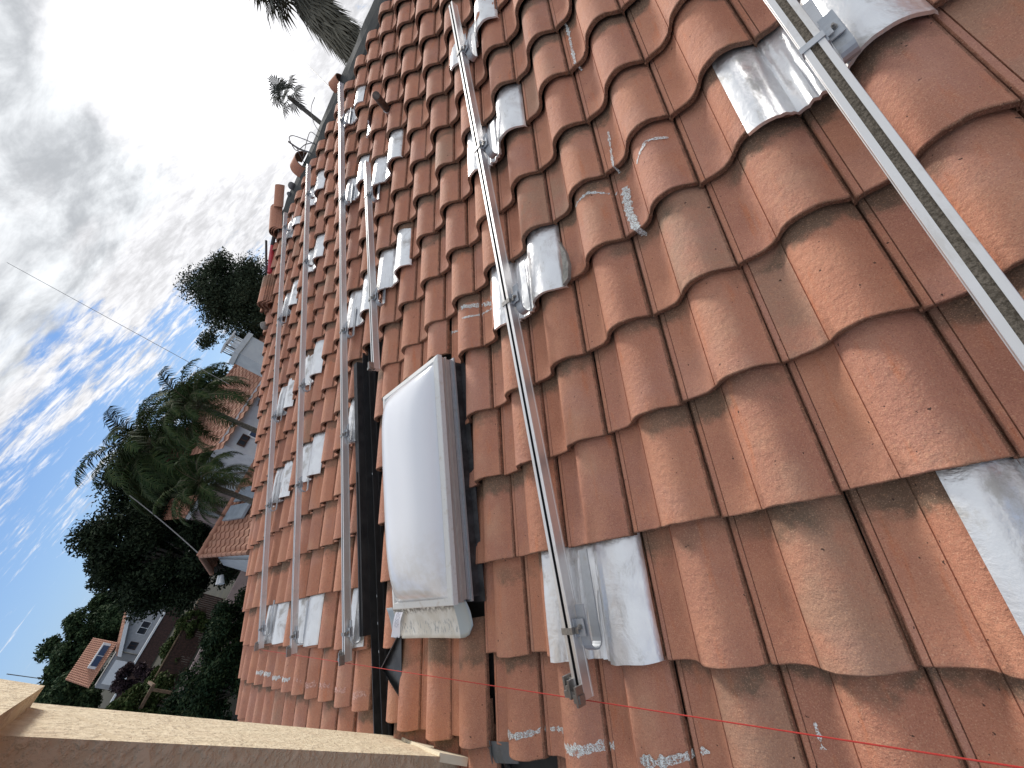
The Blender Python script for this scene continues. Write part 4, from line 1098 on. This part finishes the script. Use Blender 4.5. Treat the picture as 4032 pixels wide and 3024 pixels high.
# far-off wood
fwd = MB(); rr = random.Random(9)
for k in range(120):
    az_ = -9+k*.62; dd = rr.uniform(150, 190); c = azd(az_, rr.uniform(-.6, .3), dd)
    leaves(fwd, c, rr.uniform(3.5, 6), 90, 1.6, (1, 1, .6), rr)
fo2 = fwd.build('distant_wood', MATS['tree_leaf']); fo2['kind'] = 'stuff'

# feather palms
def frond(mb, ml, origin, az_, el0, L, droop, nl=62, ll=.55, rr=random, hang=.6):
    d = Vector((cos(az_), sin(az_), 0)); P = []; p = Vector(origin); e = el0
    n = 16
    for k in range(n+1):
        P.append(p.copy()); p = p+(d*cos(e)+Vector((0, 0, 1))*sin(e))*(L/n); e -= droop/n*(.5+1.2*k/n)
    mb.tube(P, [.022*(1-k/(n+1.5)) for k in range(n+1)], 5)
    side = Vector((-d.y, d.x, 0))
    for k in range(nl):
        f_ = .14+.86*k/nl; q = f_*n; a = int(min(q, n-1)); pt = P[a].lerp(P[min(a+1, n)], q-a); t = (P[min(a+1, n)]-P[a]).normalized()
        l = ll*L/2.4*sin(pi*min(.98, .12+.86*f_))**.6*rr.uniform(.8, 1.15)
        for sg in (-1, 1):
            v = (side*sg*rr.uniform(.7, 1)+t*rr.uniform(.35, .7)+Vector((0, 0, rr.uniform(-.25, .15)))).normalized()
            m1_ = pt+v*l*.5; m2_ = pt+v*l*.9+Vector((0, 0, -hang*l*rr.uniform(.5, 1)))
            w_ = t*.0062*L
            ml.face([ml.vert(pt-w_), ml.vert(pt+w_), ml.vert(m1_+w_*.9), ml.vert(m1_-w_*.9)])
            ml.face([ml.vert(m1_-w_*.9), ml.vert(m1_+w_*.9), ml.vert(m2_)])
def feather_palm(label, base, crown, L, nf, seed, dead=1):
    rr = random.Random(seed); base, crown = Vector(base), Vector(crown)
    t = thing('feather_palm', label, 'palm tree', base); c = crown-base
    tk = MB(); pts = [Vector((0, 0, 0)).lerp(c, k/14) for k in range(15)]; tk.tube(pts, [.105*(1+.08*(k % 2))*(1.1-.4*k/14) for k in range(15)], 10); tk.build('trunk', MATS['palm_bark'], t, smooth=50)
    fm, lm_ = MB(), MB()
    for k in range(nf):
        frond(fm, lm_, c+Vector((0, 0, rr.uniform(0, .25))), k*2.39996+rr.uniform(-.2, .2), radians(80-95*(k/nf)**.8+rr.uniform(-8, 8)), L*rr.uniform(.8, 1.1), radians(95+30*rr.random()), rr=rr)
    fm.build('frond_stem', MATS['dry_leaf'], t); lm_.build('crown', MATS['frond_leaf'], t)
    dm_, dl = MB(), MB()
    for k in range(dead): frond(dm_, dl, c, rr.uniform(0, 6.3), radians(-25), L*.75, radians(60), rr=rr, hang=1.1)
    dl.build('dry_frond', MATS['dry_leaf'], t)
    return t
feather_palm('feathery palm with arching fronds and ringed trunk, its trunk crossing the pink house', gpt(14.7, 15.5), azd(14.9, -1.0, 15.5), 1.55, 30, 11, 4)
feather_palm('taller feathery palm with long upswept fronds left of the pink house', gpt(16.2, 27), azd(16.6, 5.0, 27), 3.9, 36, 12, 1)
feather_palm('feathery palm leaning over the stepped tile roof of the white house', gpt(21.9, 17), azd(21.9, 3.9, 17), 1.9, 30, 13, 0)
# fan palms
def fan_leaf(mb, o, d, R_, nseg=17, spread=radians(230), rr=random, droop=.3):
    d = d.normalized(); side = d.cross(Vector((0, 0, 1))); side = side.normalized() if side.length > .1 else Vector((1, 0, 0)); up = side.cross(d)
    hub = o+d*R_*.45
    mb.face([mb.vert(o-side*.012), mb.vert(o+side*.012), mb.vert(hub+side*.008), mb.vert(hub-side*.008)])
    for k in range(nseg):
        a = -spread/2+spread*k/(nseg-1); a2_ = spread/(nseg-1)*.38
        v = d*cos(a)+side*sin(a); l = R_*.62*rr.uniform(.85, 1.1)*(1-.18*abs(a)/pi)
        b = hub+v*l*.62; e = hub+v*l+Vector((0, 0, -droop*l*rr.uniform(.5, 1.1)))+up*rr.uniform(-.03, .03)
        w_ = (d*-sin(a)+side*cos(a))*l*.62*sin(a2_)*1.05
        mb.face([mb.vert(hub), mb.vert(b-w_), mb.vert(b+w_)]); mb.face([mb.vert(b-w_), mb.vert(e), mb.vert(b+w_)])
def fan_palm(label, base, crown, R_, nl, seed, skirt=0, tr=.16, size=1.0):
    rr = random.Random(seed); base, crown = Vector(base), Vector(crown); t = thing('fan_palm', label, 'palm tree', base, 'fan palms beyond the ridge'); c = crown-base
    tk = MB(); tk.tube([Vector((0, 0, 0)).lerp(c, k/12) for k in range(13)], [tr*(1.3-.4*k/12) for k in range(13)], 10); tk.build('trunk', MATS['palm_bark'], t, smooth=50)
    mb = MB()
    for k in range(nl):
        a = k*2.39996; e = radians(75-110*(k/nl)); fan_leaf(mb, c, Vector((cos(a)*cos(e), sin(a)*cos(e), sin(e))), R_*rr.uniform(.85, 1.1), rr=rr)
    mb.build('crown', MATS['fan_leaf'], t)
    if skirt:
        sk_ = MB()
        for k in range(int(skirt*130)):
            a = rr.uniform(0, 6.283); z = -rr.uniform(0, 1)**.8*skirt; e = radians(rr.uniform(-88, -55))
            rad = R_*.28*(1+z/skirt*.45)
            fan_leaf(sk_, c+Vector((cos(a)*rad*.25, sin(a)*rad*.25, z)), Vector((cos(a)*cos(e), sin(a)*cos(e), sin(e))), R_*rr.uniform(.55, .95), 9, radians(100), rr, .5)
        sk_.build('dead_leaf_skirt', MATS['thatch'], t)
    return t
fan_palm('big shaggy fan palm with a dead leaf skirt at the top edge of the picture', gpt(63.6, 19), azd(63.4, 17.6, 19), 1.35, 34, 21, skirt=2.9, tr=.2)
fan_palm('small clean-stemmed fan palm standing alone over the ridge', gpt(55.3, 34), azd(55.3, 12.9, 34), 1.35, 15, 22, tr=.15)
# overhead lines
def wire(pa, pb, r, sag, label):
    mb = MB(); P = [Vector(pa).lerp(Vector(pb), k/24)+Vector((0, 0, -sag*4*(k/24)*(1-k/24))) for k in range(25)]
    mb.tube(P, r, 5); tag(mb.build('overhead_wire', MATS['cable']), label, 'wire')
wp = CW+ray(495, 830)*15; wq = CW+ray(15, 567)*22
wire(wp, wq, .0075, .0, 'thin overhead wire crossing the open sky at the left')
wire((xr+3.5, y0b-.35, zr-.1) if False else (-21.2, 3.05, -.05), CW+ray(280, 1070)*26, .02, .1, 'service wire running from the tiled gable up into the dark tree')
wire(CW+ray(622, 96)*26, CW+ray(722, 198)*14, .009, .0, 'short faint wire between the two fan palms')
wire(CW+ray(15, 1456)*20, CW+ray(88, 1466)*24, .012, .0, 'dark wire by the pillar cap at the far left')
bpy.context.view_layer.update()
